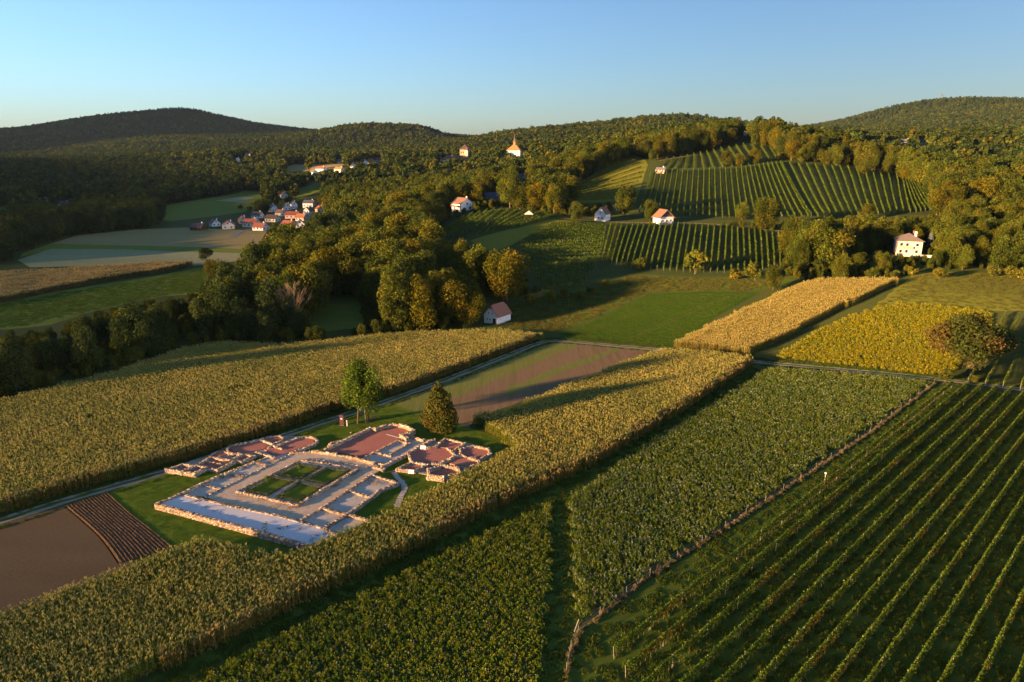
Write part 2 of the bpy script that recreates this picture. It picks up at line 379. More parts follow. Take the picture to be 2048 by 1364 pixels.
V = np.stack([GX.ravel(), GY.ravel(), GZ.ravel()], 1)
ii, jj = np.meshgrid(np.arange(NR - 1), np.arange(NA - 1), indexing='ij'); q = (ii * NA + jj).ravel()
gm = mesh_np('ground', V, np.stack([q, q + NA, q + NA + 1, q + 1], 1), smooth=True)
ground = link('ground', gm, None, M_ground, 'structure')
if gm.polygons[1000].normal.z < 0: gm.flip_normals()

# fields and meadows, each a sheet on the terrain
LAWN = [(214,988),(330,945),(480,898),(600,862),(690,838),(778,806),(850,830),(930,853),(990,872),(1040,893),(900,975),(740,1045),(620,1100),(540,1122),(430,1100),(335,1095),(300,1060)]
drape('lawn', LAWN, M_lawn, .03, 2.5, jag=.15)
SOIL = [(-60,1075),(0,1048),(150,1007),(200,1040),(262,1120),(275,1146),(0,1260),(-80,1290)]
drape('tilled_field', SOIL, M_soil, .02, 2.5)
BARE = [(766,818),(900,762),(1000,722),(1101,684),(1200,690),(1305,699),(1180,752),(1010,815),(950,836),(935,858),(860,838)]
drape('harvested_field', BARE, M_bare, .015, 2.5, jag=.2)
M_stub = surf('green_stubble', [(.35, (.11, .150, .028)), (.5, (.18, .165, .05)), (.62, (.085, .15, .022))], [(.3, (.08, .11, .022)), (.7, (.20, .20, .06))], .3, 2.0, .5, .08, stretch=(R(-53), 1.6, .05))
drape('stubble_strip', [(766,818),(900,762),(1000,722),(1101,684),(1165,688),(1040,740),(920,790),(850,826)], M_stub, .022, 2.5, jag=.25)
drape('stubble_strip', [(1010,780),(1120,732),(1240,694),(1252,695),(1140,738),(1020,790)], M_stub, .022, 2.5, jag=.3)
drape('green_field', [(1108,668),(1300,588),(1400,583),(1520,585),(1430,635),(1334,697),(1200,686)], M_green, .05, 3)
drape('sunny_meadow', [(1800,570),(1830,545),(2060,545),(2300,560),(2300,640),(2060,622),(1960,622),(1790,606),(1740,622)], M_sunmead, .05, 3, jag=.3)
drape('house_meadow', [(960,655),(1035,606),(1200,574),(1260,548),(1390,556),(1560,552),(1600,565),(1520,580),(1300,585),(1105,665)], M_lane, .03, 3)
drape('lane', [(1500,730),(1530,738),(1275,900),(1120,1000),(980,1075),(700,1215),(300,1420),(180,1420),(600,1205),(800,1112),(1000,1012),(1180,932)], M_lane, .03, 2.5)
drape('lane', [(1085,1010),(1145,985),(1160,1240),(1150,1420),(1060,1420),(1098,1190)], M_lane, .035, 2.5)
drape('vineyard_grass', [(1135,1420),(1150,1275),(1300,1160),(1600,965),(1870,772),(2080,790),(2700,860),(3000,1420)], M_lane, .02, 4)
drape('green_field', [(-60,672),(0,660),(60,655),(100,650),(180,625),(260,606),(330,592),(440,585),(430,540),(400,536),(250,562),(100,585),(-60,612)], M_clover, .05, 6)
drape('pale_field', [(35,520),(103,497),(250,497),(480,505),(500,520),(380,532),(250,530),(60,535)], M_pale, .08, 8)
drape('stubble_field', [(95,490),(154,471),(273,459),(369,455),(560,462),(500,500),(300,494)], M_tan, .10, 8)
drape('green_strip', [(45,507),(100,488),(300,492),(500,499),(490,507),(250,499),(103,498),(40,515)], M_clover, .14, 8)
drape('green_field', [(290,432),(340,409),(420,396),(490,382),(530,383),(528,395),(500,408),(520,418),(400,436),(340,443)], M_clover, .15, 12)
drape('pale_field', [(430,402),(480,394),(510,396),(480,406)], M_pale, .30, 12)
drape('green_field', [(575,392),(640,358),(645,380),(602,398)], M_clover, .15, 10)
drape('hill_field', [(550,338),(590,329),(690,328),(685,338),(565,347)], M_tan, .3, 15)
drape('hill_field', [(-20,436),(-20,414),(28,411),(22,426)], M_clover, .3, 15)
drape('knoll_meadow', [(940,482),(1040,455),(1110,438),(1150,443),(1085,460),(1020,492),(985,505)], M_sunmead, .06, 4)
VINEG = surf('vineyard_floor', [(.3, (.030, .055, .014)), (.7, (.050, .075, .018))], [(.3, (.026, .046, .012)), (.7, (.075, .085, .03))], .08, 1.2, .4, .06)
drape('vineyard_slope', [(1020,495),(1085,460),(1160,446),(1560,466),(1580,505),(1550,548),(1400,553),(1262,545),(1200,570),(1085,588),(1050,560)], VINEG, .05, 4)
drape('vineyard_slope', [(1135,385),(1200,345),(1265,310),(1300,328),(1420,300),(1485,286),(1545,293),(1575,320),(1700,335),(1790,350),(1840,375),(1905,417),(1890,427),(1640,438),(1480,440),(1290,438),(1258,402),(1140,408)], VINEG, .08, 5)
drape('sunlit_shoulder', [(1133,387),(1200,346),(1262,312),(1296,330),(1290,346),(1272,400),(1140,407)], M_sunmead, .14, 5)  # brighter sheet over the vineyard floor, sunlight put into its colour
drape('vineyard_slope', [(868,452),(930,432),(1000,416),(1120,432),(1040,455),(942,480),(885,480)], VINEG, .07, 4)

# tracks
TRK = smooth_line(pxl([(-120,1078),(0,1043),(160,992),(330,944),(500,893),(680,834),(780,800),(880,764),(1000,717),(1075,686),(1105,680),(1200,688),(1310,698),(1400,708),(1500,723),(1650,736),(1780,748),(1890,760),(1990,772),(2100,786),(2300,806)])[:, :2], 2)
strip('farm_track', TRK, -1.35, 1.35, M_track, .055, jag=.14)
strip('farm_track_median', TRK, -.45, .45, M_lane, .075, jag=.2)
LANE2 = smooth_line(pxl([(1120,437),(1200,443),(1290,446),(1380,446),(1480,452),(1600,466),(1700,478),(1780,492)])[:, :2], 2)
strip('hill_lane', LANE2, -1.0, 1.0, M_path, .16, jag=.25, step=3)
strip('hill_lane', smooth_line(pxl([(1070,425),(1100,418),(1130,428),(1160,440)])[:, :2]), -1.2, 1.2, M_path, .16, step=3)
strip('village_lane', smooth_line(pxl([(465,475),(478,465),(500,458),(560,456),(620,446)])[:, :2]), -2, 2, M_asph, .2, step=4)
strip('hill_lane', pxl([(1318,322),(1350,316),(1400,309)])[:, :2], -1.0, 1.0, M_path, .18, step=4)

# wheel tracks worn into the crops
M_wheel = surf('pressed_grass', [(.3, (.055, .065, .014)), (.7, (.085, .09, .022))], [(.3, (.04, .05, .012)), (.7, (.10, .10, .03))], .2, 1.5, .3, .04)
for l in ([(1150,672),(1330,598),(1480,586)], [(1230,690),(1400,612),(1500,590)], [(30,640),(200,596),(410,548)], [(120,640),(290,590),(425,560)], [(980,640),(1080,616),(1220,585),(1400,570)]):
    W2 = smooth_line(pxl(l)[:, :2], 2)
    for c in (-.9, .9): strip('wheel_track', W2, c - .22, c + .22, M_wheel, .085, jag=.08)
# ploughed strip with real furrows
Lc = smooth_line(pxl([(129,1014),(165,1044),(203,1079),(236,1128)])[:, :2], 3); Rc = smooth_line(pxl([(214,986),(262,1030),(308,1064),(345,1096)])[:, :2], 3)
def along(W, n):
    d = np.r_[0, np.cumsum(np.linalg.norm(np.diff(W, axis=0), axis=1))]; t = np.linspace(0, d[-1], n); return np.stack([np.interp(t, d, W[:, 0]), np.interp(t, d, W[:, 1])], 1)
nl, nc, nf = 160, 14 * 8, 14
La, Ra = along(Lc, nl), along(Rc, nl); f = np.linspace(0, 1, nc)
G = La[:, None] * (1 - f)[None, :, None] + Ra[:, None] * f[None, :, None]
ph = f * nf * 2 * np.pi
zz = .10 + .06 * np.cos(ph)[None] * np.ones((nl, 1)) + rng.normal(0, .035, (nl, nc)) - .10 * (f < .03)[None]
zz = np.where((f < .035)[None], -.0 + .02, zz)
V = np.column_stack([G.reshape(-1, 2), (H(G[..., 0], G[..., 1]) + zz).ravel()])
ii, jj = np.meshgrid(np.arange(nl - 1), np.arange(nc - 1), indexing='ij'); q = (ii * nc + jj).ravel()
me = mesh_np('ploughed_field', V, np.stack([q, q + nc, q + nc + 1, q + 1], 1))
if me.polygons[50].normal.z < 0: me.flip_normals()
link('ploughed_field', me, None, M_furrow, 'structure')

# ================================================================== crops
def rcol(c, n, s=.18, hue=.08):
    c = np.array(c); k = rng.normal(1, s, (n, 1)).clip(.5, 1.7); return (c * k * rng.normal(1, hue, (n, 3))).clip(0.003, .9)
def quads_to(V, F, Cc, pts, colr):                      # pts (n,4,3)
    n = len(pts); b = sum(len(x) for x in V); V.append(pts.reshape(-1, 3)); F.append(np.arange(n * 4).reshape(n, 4) + b); Cc.append(np.repeat(colr, 4, 0))
def maize_patch(seed, size, h, leafc, tipc, tasc, dens=6.2, big=1.0, row=.75):
    global rng; keep = rng; rng = np.random.default_rng(seed); V, F, Cc = [], [], []
    nrow = max(1, int(round(size / row))); per = max(1, int(round(size * row * dens)))
    P = []
    for r_ in range(nrow):
        y = (r_ + .5) * size / nrow - size / 2; x = (np.arange(per) + .5) * size / per - size / 2
        P.append(np.stack([x + rng.normal(0, .06, per), y + rng.normal(0, .06, per)], 1))
    P = np.concatenate(P); n = len(P); hh = h * rng.normal(1, .08, n).clip(.75, 1.2)
    lean = rng.normal(0, .08, (n, 2))
    nl_ = 8
    for k in range(nl_):
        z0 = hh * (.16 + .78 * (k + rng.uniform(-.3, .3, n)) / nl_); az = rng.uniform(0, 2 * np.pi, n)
        Ln = rng.uniform(.55, .85, n) * big * (1.05 - .35 * k / nl_); wd_ = .055 * big * rng.uniform(.8, 1.3, n)
        d = np.stack([np.cos(az), np.sin(az)], 1); nn = np.stack([-d[:, 1], d[:, 0]], 1)
        c0 = np.column_stack([P + lean * z0[:, None], z0]); rise = rng.uniform(.15, .35, n); drop = rng.uniform(-.35, .05, n)
        m = c0 + np.column_stack([d * (Ln * .5)[:, None], Ln * rise]); e = c0 + np.column_stack([d * Ln[:, None], Ln * (rise + drop)])
        W_ = np.column_stack([nn * wd_[:, None], np.zeros(n)])
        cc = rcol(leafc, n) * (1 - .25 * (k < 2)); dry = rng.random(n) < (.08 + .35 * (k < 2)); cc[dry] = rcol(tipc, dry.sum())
        quads_to(V, F, Cc, np.stack([c0 - W_ * .6, c0 + W_ * .6, m + W_, m - W_], 1), cc)
        quads_to(V, F, Cc, np.stack([m - W_, m + W_, e + W_ * .25, e - W_ * .25], 1), cc)
    st = .022 * big; c0 = np.column_stack([P, np.zeros(n)]); c1 = np.column_stack([P + lean * hh[:, None], hh])
    for ax in ((1, 0, 0), (0, 1, 0)):
        W_ = np.array(ax) * st; quads_to(V, F, Cc, np.stack([c0 - W_, c0 + W_, c1 + W_ * .6, c1 - W_ * .6], 1), rcol(tipc, n))
    for k in range(3):                                  # the tassel
        az = rng.uniform(0, 6.28, n); d = np.column_stack([np.cos(az), np.sin(az), np.full(n, 1.6)]) * .17 * big; nn = np.column_stack([-np.sin(az), np.cos(az), np.zeros(n)]) * .03 * big
        quads_to(V, F, Cc, np.stack([c1 - nn, c1 + nn, c1 + d + nn, c1 + d - nn], 1), rcol(tasc, n))
    rng = keep
    return np.concatenate(V), np.concatenate(F), np.concatenate(Cc)
def protos(fn, n, name, mat):
    out = []
    for i in range(n):
        V, F, Cc = fn(i); out.append(mesh_np('%s_%02d' % (name, i), V, F, Cc, [mat]))
    return out
M_maize = veg('maize_leaves', world=[(.05, [(.3, (.80, .88, .75)), (.7, (1.2, 1.12, 1.05))]), (.5, [(.3, (.8, .85, .8)), (.7, (1.18, 1.1, 1.05))])], trans=.35)
M_gold = veg('ripe_maize_leaves', world=[(.06, [(.3, (.85, .85, .8)), (.7, (1.15, 1.12, 1.05))])], trans=.35)
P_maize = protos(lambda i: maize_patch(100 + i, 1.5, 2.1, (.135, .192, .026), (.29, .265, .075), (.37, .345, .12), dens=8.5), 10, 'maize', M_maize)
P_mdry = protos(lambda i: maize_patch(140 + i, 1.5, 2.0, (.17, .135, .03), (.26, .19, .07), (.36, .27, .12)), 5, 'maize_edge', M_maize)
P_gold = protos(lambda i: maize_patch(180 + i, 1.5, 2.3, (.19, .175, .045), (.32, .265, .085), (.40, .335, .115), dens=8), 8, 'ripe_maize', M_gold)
P_mfar = protos(lambda i: maize_patch(220 + i, 3.0, 2.4, (.15, .14, .04), (.28, .22, .09), (.36, .28, .12), dens=2.2, big=2.2), 6, 'far_maize', M_gold)
def field(name, W, P_, ang, step, label=None, jit=.12, smin=.94, smax=1.06, edge=None, hole=None):
    Q = fill_poly(W, step, jit, ang)
    if hole is not None: Q = Q[~hole(Q)]
    n = len(Q); rz = ang + np.where(rng.random(n) < .5, 0, np.pi) + rng.normal(0, .05, n)
    lowf = .5 + .5 * np.sin(Q[:, 0] * .11 + 1.3 * np.sin(Q[:, 1] * .07)) * np.sin(Q[:, 1] * .13 + Q[:, 0] * .05)
    s = rng.uniform(smin, smax, n) * (.96 + .08 * lowf)
    o = scatter(name, np.column_stack([Q, H(Q[:, 0], Q[:, 1])]), rz, s, rng.integers(0, len(P_), n), P_); return tag(o, label, 'field') if label else o
def wdir(a, b): p, q_ = px(*a), px(*b); return math.atan2(q_[1] - p[1], q_[0] - p[0])
# big maize field beyond the track: near edge on the ground, far edge traced along the plant tops
MA = np.concatenate([pxl([(-140,1068),(0,1026),(160,976),(330,928),(500,878),(660,822),(800,783),(900,746),(1000,708),(1070,681)]), pxl([(1092,667),(1000,657),(830,661),(700,672),(560,687),(450,681),(370,692),(230,740),(100,772),(0,797),(-140,830)], 2.3)])
tramA, tramB = px(180, 835, 2)[:2], px(640, 745, 2)[:2]
def tram(Q):
    t = np.clip(((Q - tramA) @ (tramB - tramA)) / np.sum((tramB - tramA) ** 2), 0, 1); d = np.linalg.norm(Q - (tramA + t[:, None] * (tramB - tramA)) - np.stack([0 * t, 3 * np.sin(t * 5)], 1), axis=1)
    return d < .7
aA = wdir((330, 928), (800, 783))
field('maize_field', MA, P_maize, aA, 1.35, 'wide olive maize field between the pale track and the dark tree belt', hole=tram)
EA = pxl([(-140,1070),(0,1028),(160,978),(330,930),(500,880),(660,824),(800,785),(900,748),(1000,710),(1070,683)])[:, :2]
def band(W, c0, c1, step, jit):
    P = resample(W, step); T = np.gradient(P, axis=0); T /= np.linalg.norm(T, axis=1)[:, None]; Nn = np.stack([-T[:, 1], T[:, 0]], 1); out = []
    for c in np.arange(c0, c1 + 1e-6, step): out.append(P + Nn * c + rng.normal(0, jit, P.shape))
    return np.concatenate(out)
def edge_rows(name, W, c0, c1, P_, label, cat='crop', step=1.1, smin=.8, smax=1.1, jit=.2):
    Q = band(W, c0, c1, step, jit); n = len(Q)
    o = scatter(name, np.column_stack([Q, H(Q[:, 0], Q[:, 1])]), rng.uniform(0, 6.28, n), rng.uniform(smin, smax, n), rng.integers(0, len(P_), n), P_); return tag(o, label, cat)
edge_rows('maize_edge', EA, .3, 2.6, P_mdry, 'yellowed dry outer maize rows along the pale track')
# maize strip between the ruins and the grass lane
MB_ = np.concatenate([pxl([(1500,727),(1340,832),(1180,928),(1000,1008),(800,1108),(600,1200),(330,1335),(150,1430)]), pxl([(-220,1440),(-160,1290),(0,1222),(150,1176),(280,1130),(350,1096),(405,1082),(470,1094),(530,1110),(590,1110),(640,1086),(740,1044),(870,978),(1035,894)], 1.6), pxl([(990,868),(945,838)], .5), pxl([(1010,818),(1180,748),(1318,697),(1420,700)], 2.2)])
aB = wdir((800, 1108), (1180, 928))
field('maize_field', MB_, P_maize, aB, 1.35, 'olive maize strip running diagonally beside the ruins and the grass lane')
edge_rows('maize_edge', pxl([(1500,729),(1340,834),(1180,930),(1000,1010),(800,1110),(600,1202),(330,1338)])[:, :2], -.9, .9, P_mdry, 'brown drying maize rows along the dark grass lane', step=1.2)
# golden maize
MG = np.concatenate([pxl([(1345,697),(1420,703),(1492,713),(1640,640),(1795,570)]), pxl([(1790,558),(1640,557),(1600,566),(1540,594),(1430,645)], 2.0)])
aG = wdir((1492, 713), (1795, 570))
field('ripe_maize_field', MG, P_gold, aG, 1.35, 'ripe golden maize field in low sun beyond the track')
ML = pxl([(-60,555),(0,553),(130,545),(300,534),(385,531),(330,545),(200,565),(80,590),(-60,618)])
field('ripe_maize_field', ML, P_mfar, .3, 2.6, 'tan ripe maize field on the valley floor', smin=.8)

# cover crop: bushy mixed plants
def bush_patch(seed, size, h, n, cols, probs, leaf, flat=.5, tip=None):
    global rng; keep = rng; rng = np.random.default_rng(seed)
    np_ = max(4, int(size * size * 13)); c = rng.uniform(-size / 2, size / 2, (np_, 2)); hh = h * rng.uniform(.55, 1.1, np_); kind = rng.choice(len(cols), np_, p=probs); rad = rng.uniform(.09, .19, np_) * (h / .9 + .3)
    w = rng.integers(0, np_, n); z = hh[w] * rng.uniform(.1, 1, n) ** .6; a = rng.uniform(0, 6.28, n); rr = rad[w] * rng.uniform(.2, 1, n) * (1 - .45 * z / hh[w])
    P = np.column_stack([c[w, 0] + rr * np.cos(a), c[w, 1] + rr * np.sin(a), z])
    up = rng.normal(0, 1, (n, 3)); up[:, 2] = np.abs(up[:, 2]) + flat; up /= np.linalg.norm(up, axis=1)[:, None]
    t1 = np.cross(up, rng.normal(0, 1, (n, 3))); t1 /= np.linalg.norm(t1, axis=1)[:, None]; t2 = np.cross(up, t1); s = leaf * rng.uniform(.6, 1.3, (n, 1))
    Cc = rcol((1, 1, 1), n, .2, .07) * np.array(cols)[kind[w]]
    if tip is not None:
        k = (z > hh[w] * .86) & (rng.random(n) < .55) & (kind[w] == tip[0]); Cc[k] = rcol(tip[1], k.sum())
    Q = np.stack([P - t1 * s, P + t2 * s * .6, P + t1 * s, P - t2 * s * .6], 1)
    rng = keep
    return Q.reshape(-1, 3), np.arange(n * 4).reshape(n, 4), np.repeat(Cc, 4, 0)
M_cover = veg('cover_crop_leaves', world=[(.07, [(.3, (.85, .95, .95)), (.7, (1.15, 1.1, .9))]), (.9, [(.35, (.7, .75, .75)), (.65, (1.25, 1.2, 1.15))])], trans=.35)
COV = [(.105, .19, .020), (.20, .235, .025), (.28, .33, .17), (.22, .16, .04)]
P_cov = protos(lambda i: bush_patch(300 + i, 1.6, .85, 760, COV, [.46, .23, .25, .06], .062, flat=.2, tip=(2, (.42, .44, .34))), 10, 'cover_crop', M_cover)
COV2 = [(.125, .21, .022), (.24, .265, .028), (.30, .34, .18), (.27, .19, .045)]
P_cov2 = protos(lambda i: bush_patch(340 + i, 1.6, .8, 760, COV2, [.50, .34, .08, .08], .064, flat=.2, tip=(1, (.30, .29, .04))), 8, 'cover_crop_green', M_cover)
P_must = protos(lambda i: bush_patch(380 + i, 1.6, .95, 640, [(.16, .19, .02), (.30, .27, .03), (.32, .32, .16)], [.36, .56, .08], .075, flat=.15, tip=(1, (.52, .42, .03))), 8, 'mustard', M_cover)
CU = pxl([(1540,737),(1700,748),(1862,764),(1800,812),(1600,946),(1300,1143),(1200,1222),(1168,1232),(1152,1215),(1140,1000),(1285,897)])
field('cover_crop_field', CU, P_cov, .4, 1.35, 'pale speckled cover crop field between grass lane and wire fence', jit=.4)
CL_ = pxl([(1098,1012),(1096,1180),(1062,1440),(300,1440),(420,1350),(700,1206),(985,1066)])
field('cover_crop_field', CL_, P_cov2, .4, 1.35, 'dark green and yellowish cover crop patch at the lower end of the lane', jit=.4)
MU = pxl([(1552,716),(1622,668),(1700,634),(1790,608),(1870,612),(1990,628),(1960,680),(1905,742),(1870,752),(1700,732)])
field('mustard_field', MU, P_must, .4, 1.35, 'bright yellow mustard field lit by the low sun', jit=.4)
# pale weedy field margins
def grass_patch(seed, size, h, n, cols):
    global rng; keep = rng; rng = np.random.default_rng(seed)
    P = np.column_stack([rng.uniform(-size / 2, size / 2, (n, 2)), np.zeros(n)]); hh = h * rng.uniform(.4, 1.1, n); az = rng.uniform(0, 6.28, n); w = np.column_stack([np.cos(az), np.sin(az), 0 * az]) * (.03 + .03 * h)
    ln = np.column_stack([rng.normal(0, .28, (n, 2)) * hh[:, None], hh]); k = rng.integers(0, len(cols), n); Cc = rcol((1, 1, 1), n, .2, .06) * np.array(cols)[k]
    Q = np.stack([P - w, P + w, P + ln + w * .35, P + ln - w * .35], 1); rng = keep
    return Q.reshape(-1, 3), np.arange(n * 4).reshape(n, 4), np.repeat(Cc, 4, 0)
M_grass = veg('grass_blades', world=[(.2, [(.3, (.8, .85, .8)), (.7, (1.2, 1.12, 1.1))])], trans=.3)
P_gr = protos(lambda i: grass_patch(400 + i, 1.6, .34, 170, [(.045, .095, .014), (.07, .12, .02), (.105, .13, .03)]), 6, 'rough_grass', M_grass)
P_lawn = protos(lambda i: grass_patch(460 + i, 1.5, .10, 150, [(.06, .125, .012), (.085, .15, .018), (.13, .155, .035)]), 5, 'lawn_grass', M_grass)
P_gr2 = protos(lambda i: grass_patch(470 + i, 2.0, .22, 190, [(.045, .105, .012), (.065, .13, .016), (.09, .14, .022)]), 5, 'crop_grass', M_grass)
P_dry = protos(lambda i: grass_patch(420 + i, .8, .75, 110, [(.34, .27, .15), (.26, .20, .11), (.13, .13, .05)]), 6, 'dry_grass', M_grass)
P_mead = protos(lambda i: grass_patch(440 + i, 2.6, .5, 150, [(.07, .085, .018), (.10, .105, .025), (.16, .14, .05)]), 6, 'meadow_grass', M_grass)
def grass(name, W, P_, step, label, smin=.7, smax=1.2, keepf=None):
    Q = fill_poly(W, step, step * .4, .3)
    if keepf is not None: Q = Q[keepf(Q)]
    n = len(Q); o = scatter(name, np.column_stack([Q, H(Q[:, 0], Q[:, 1])]), rng.uniform(0, 6.28, n), rng.uniform(smin, smax, n), rng.integers(0, len(P_), n), P_)
    return tag(o, label, 'grass')
FENCE = pxl([(1128,1410),(1133,1345),(1142,1300),(1156,1268),(1200,1232),(1300,1153),(1450,1058),(1600,960),(1740,866),(1868,768)])[:, :2]
edge_rows('dry_grass', FENCE, -.1, .15, P_dry, 'band of straw-brown dry grass along the wire fence', 'grass', step=.45, smin=.3, smax=.8, jit=.14)
grass('rough_grass', pxl([(1500,732),(1530,739),(1275,900),(1120,1000),(980,1078),(700,1216),(300,1420),(210,1420),(600,1208),(800,1116),(1000,1016),(1180,936)]), P_gr, 1.5, 'rough dark grass of the lane between maize and cover crop')
grass('rough_grass', pxl([(1098,1004),(1140,995),(1156,1235),(1148,1420),(1062,1420),(1096,1190)]), P_gr, 1.4, 'rough dark grass path between the two cover crop patches', .6, 1.0)
grass('rough_grass', pxl([(1140,1400),(1156,1282),(1300,1166),(1600,970),(1872,776),(2080,794),(2400,840),(2400,1420)]), P_gr, 1.7, 'rough dark grass between the rows of the lower vineyard', .6, 1.1)
grass('lawn_grass', pxl([(222,990),(335,948),(480,902),(600,867),(690,843),(778,812),(850,836),(930,860),(985,876),(1030,896),(900,972),(740,1042),(620,1096),(540,1116),(430,1096),(345,1092),(305,1060)]), P_lawn, 1.3, 'short mown lawn grass around the excavated villa', .7, 1.1)
grass('crop_grass', pxl([(1118,668),(1300,592),(1400,587),(1505,588),(1425,632),(1332,692),(1205,683)]), P_gr2, 1.7, 'young green crop covering the shaded rectangular field', .7, 1.1)
grass('clover', pxl([(-40,664),(0,655),(60,650),(180,622),(260,604),(330,590),(425,580),(420,545),(400,540),(250,566),(100,590),(-40,612)]), P_gr2, 2.4, 'lush clover covering the valley field behind the dark tree belt', 1.0, 1.6)
grass('meadow_grass', pxl([(965,652),(1035,606),(1200,576),(1260,550),(1390,558),(1560,556),(1510,580),(1300,584),(1105,664)]), P_mead, 2.3, 'unmown shaded meadow grass around the white cellar house')
grass('meadow_grass', pxl([(1805,572),(1835,547),(2060,547),(2200,560),(2200,635),(2060,620),(1960,620),(1790,604),(1750,618)]), P_mead, 2.3, 'sunlit hay meadow grass with scattered fruit trees', .5, .9)
edge_rows('rough_grass', TRK, 1.7, 3.4, P_gr, 'grassy verge of the pale track on its maize side', 'grass', step=1.2)
edge_rows('rough_grass', TRK, -2.7, -1.7, P_gr, 'short grassy verge of the pale track on its field side', 'grass', step=1.3, smin=.4, smax=.8)
# ================================================================== the excavated villa
M_stone = attr_mat('rubble_stone', grain=6.0)
M_red = surf('red_brick_grit', [(.3, (.33, .120, .088)), (.55, (.43, .165, .12)), (.72, (.38, .21, .11))], [(.3, (.27, .095, .07)), (.75, (.54, .24, .18))], .2, 3.0, .4, .03)
M_white = surf('white_gravel', [(.3, (.56, .54, .52)), (.7, (.66, .63, .60))], [(.3, (.42, .40, .38)), (.75, (.76, .73, .69))], .3, 3.0, .5, .03)
M_buff = surf('buff_gravel', [(.3, (.50, .37, .24)), (.6, (.62, .48, .33)), (.72, (.40, .28, .13))], [(.3, (.22, .155, .10)), (.75, (.66, .54, .40))], .22, 2.2, .6, .05)
M_grey = surf('grey_gravel', [(.3, (.52, .43, .33)), (.7, (.62, .53, .41))], [(.3, (.22, .195, .16)), (.75, (.58, .54, .48))], .3, 2.4, .5, .04)
M_mort = surf('old_mortar', [(.3, (.30, .24, .18)), (.7, (.40, .33, .25))], [(.3, (.24, .19, .14)), (.7, (.44, .37, .29))], .5, 5.0, .5, .04)
STC = np.array([(.46, .33, .21), (.36, .26, .17), (.56, .45, .33), (.28, .23, .19), (.50, .36, .24), (.38, .33, .28), (.62, .54, .44), (.40, .25, .15)])
def stones_along(W, h, t, zb=0.0, seed=0, closed=False, decay=.25):
    """Rough coursed stones, both faces and top, along a world line; returns verts, faces, colours."""
    r = np.random.default_rng(seed); W = np.asarray(W, float)[:, :2]
    if closed: W = np.concatenate([W, W[:1]])
    V, F, Cc = [], [], []; nb = 0; ch = .2
    for a, b in zip(W[:-1], W[1:]):
        L_ = np.hypot(*(b - a))
        if L_ < .15: continue
        d = (b - a) / L_; n = np.array([-d[1], d[0]]); hloc = h
        ncs = max(1, int(round(hloc / ch))); chh = hloc / ncs
        for c in range(ncs):
            x = -t * .35 + r.uniform(-.15, .05)
            while x < L_ + t * .25:
                l = r.uniform(.2, .46)
                top = c == ncs - 1
                lift = (r.normal(-.02, .04) + decay * .5 * math.sin((a[0] + d[0] * x) * .9 + (a[1] + d[1] * x) * 1.3) * .25) if top else 0
                for sgn in (-1, 1):
                    wdt = t / 2 * r.uniform(.82, .98)
                    y0, y1 = (0.0, wdt) if sgn > 0 else (-wdt, 0.0)
                    z0 = zb + c * chh; z1 = zb + (c + 1) * chh - .015 + lift + r.normal(0, .015)
                    bx = np.array([(x, y0, z0), (x + l - .02, y0, z0), (x + l - .02, y1, z0), (x, y1, z0), (x, y0, z1), (x + l - .02, y0, z1), (x + l - .02, y1, z1), (x, y1, z1)])
                    bx += r.normal(0, .016, (8, 3))
                    wx = np.column_stack([a[0] + d[0] * bx[:, 0] + n[0] * bx[:, 1], a[1] + d[1] * bx[:, 0] + n[1] * bx[:, 1], bx[:, 2]])
                    V.append(wx); F.append(np.array([(4,5,6,7),(0,1,5,4),(1,2,6,5),(2,3,7,6),(3,0,4,7)]) + nb); nb += 8
                    cc = STC[r.integers(len(STC))] * r.normal(.86, .2); Cc.append(np.tile(np.clip(cc, .05, .8), (8, 1)))
                x += l
    return np.concatenate(V), np.concatenate(F), np.concatenate(Cc)
villa = empty('villa_ruin', tuple(pz(600, 965, 0)))
tag(villa, 'excavated foundation walls of a villa with red and gravel room floors', 'ruin')
VO = np.array(villa.location)
_ws = [0]
def wall(pts, h, t=.55, zb=0.0, closed=False, ztop=None, name='stone_wall'):
    zt = zb + h if ztop is None else ztop
    W = np.array([pz(u, v, zt) for u, v in pts]); _ws[0] += 1
    V, F, Cc = stones_along(W, h, t, zb, _ws[0], closed)
    o = link(name, mesh_np(name, V - VO, F, Cc), villa, M_stone, 'stuff'); return o
def floor(pts, mat, z, name='room_floor', zt=None, thick=None):
    W = [pz(u, v, z if zt is None else zt) for u, v in pts]
    mb = MB(); P3 = [(w[0] - VO[0], w[1] - VO[1], z) for w in W]
    ar = sum(P3[i][0] * P3[(i + 1) % len(P3)][1] - P3[(i + 1) % len(P3)][0] * P3[i][1] for i in range(len(P3)))
    if ar < 0: P3 = P3[::-1]
    mb.slab(P3, thick or (z + .05)); return mb.build(name, mat, villa)
# floors (higher sheets first named by what covers them)
floor([(318,1009),(367,990),(460,1012),(560,1033),(655,1060),(668,1072),(640,1082),(612,1090)], M_white, .55, 'terrace_floor')
floor([(411,993),(586,906),(640,906),(700,914),(748,926),(764,938),(742,950),(697,981),(645,1015),(604,1040),(555,1031),(458,1012)], M_buff, .30, 'courtyard_floor')
floor([(367,990),(443,949),(506,925),(560,906),(586,905),(500,948),(411,993)], M_grey, .26, 'room_floor')
floor([(604,1040),(645,1015),(697,981),(744,950),(795,966),(760,981),(697,1028),(736,1038),(690,1068),(655,1058)], M_grey, .24, 'room_floor')
floor([(333,938),(388,946),(414,934),(435,939),(470,922),(484,923),(508,912),(540,912),(583,904),(635,880),(619,872),(567,872),(517,877),(459,890),(420,908)], M_mort, .16, 'foundation_bed')
floor([(728,915),(800,878),(846,878),(868,880),(814,908),(766,935),(747,926)], M_grey, .22, 'room_floor')
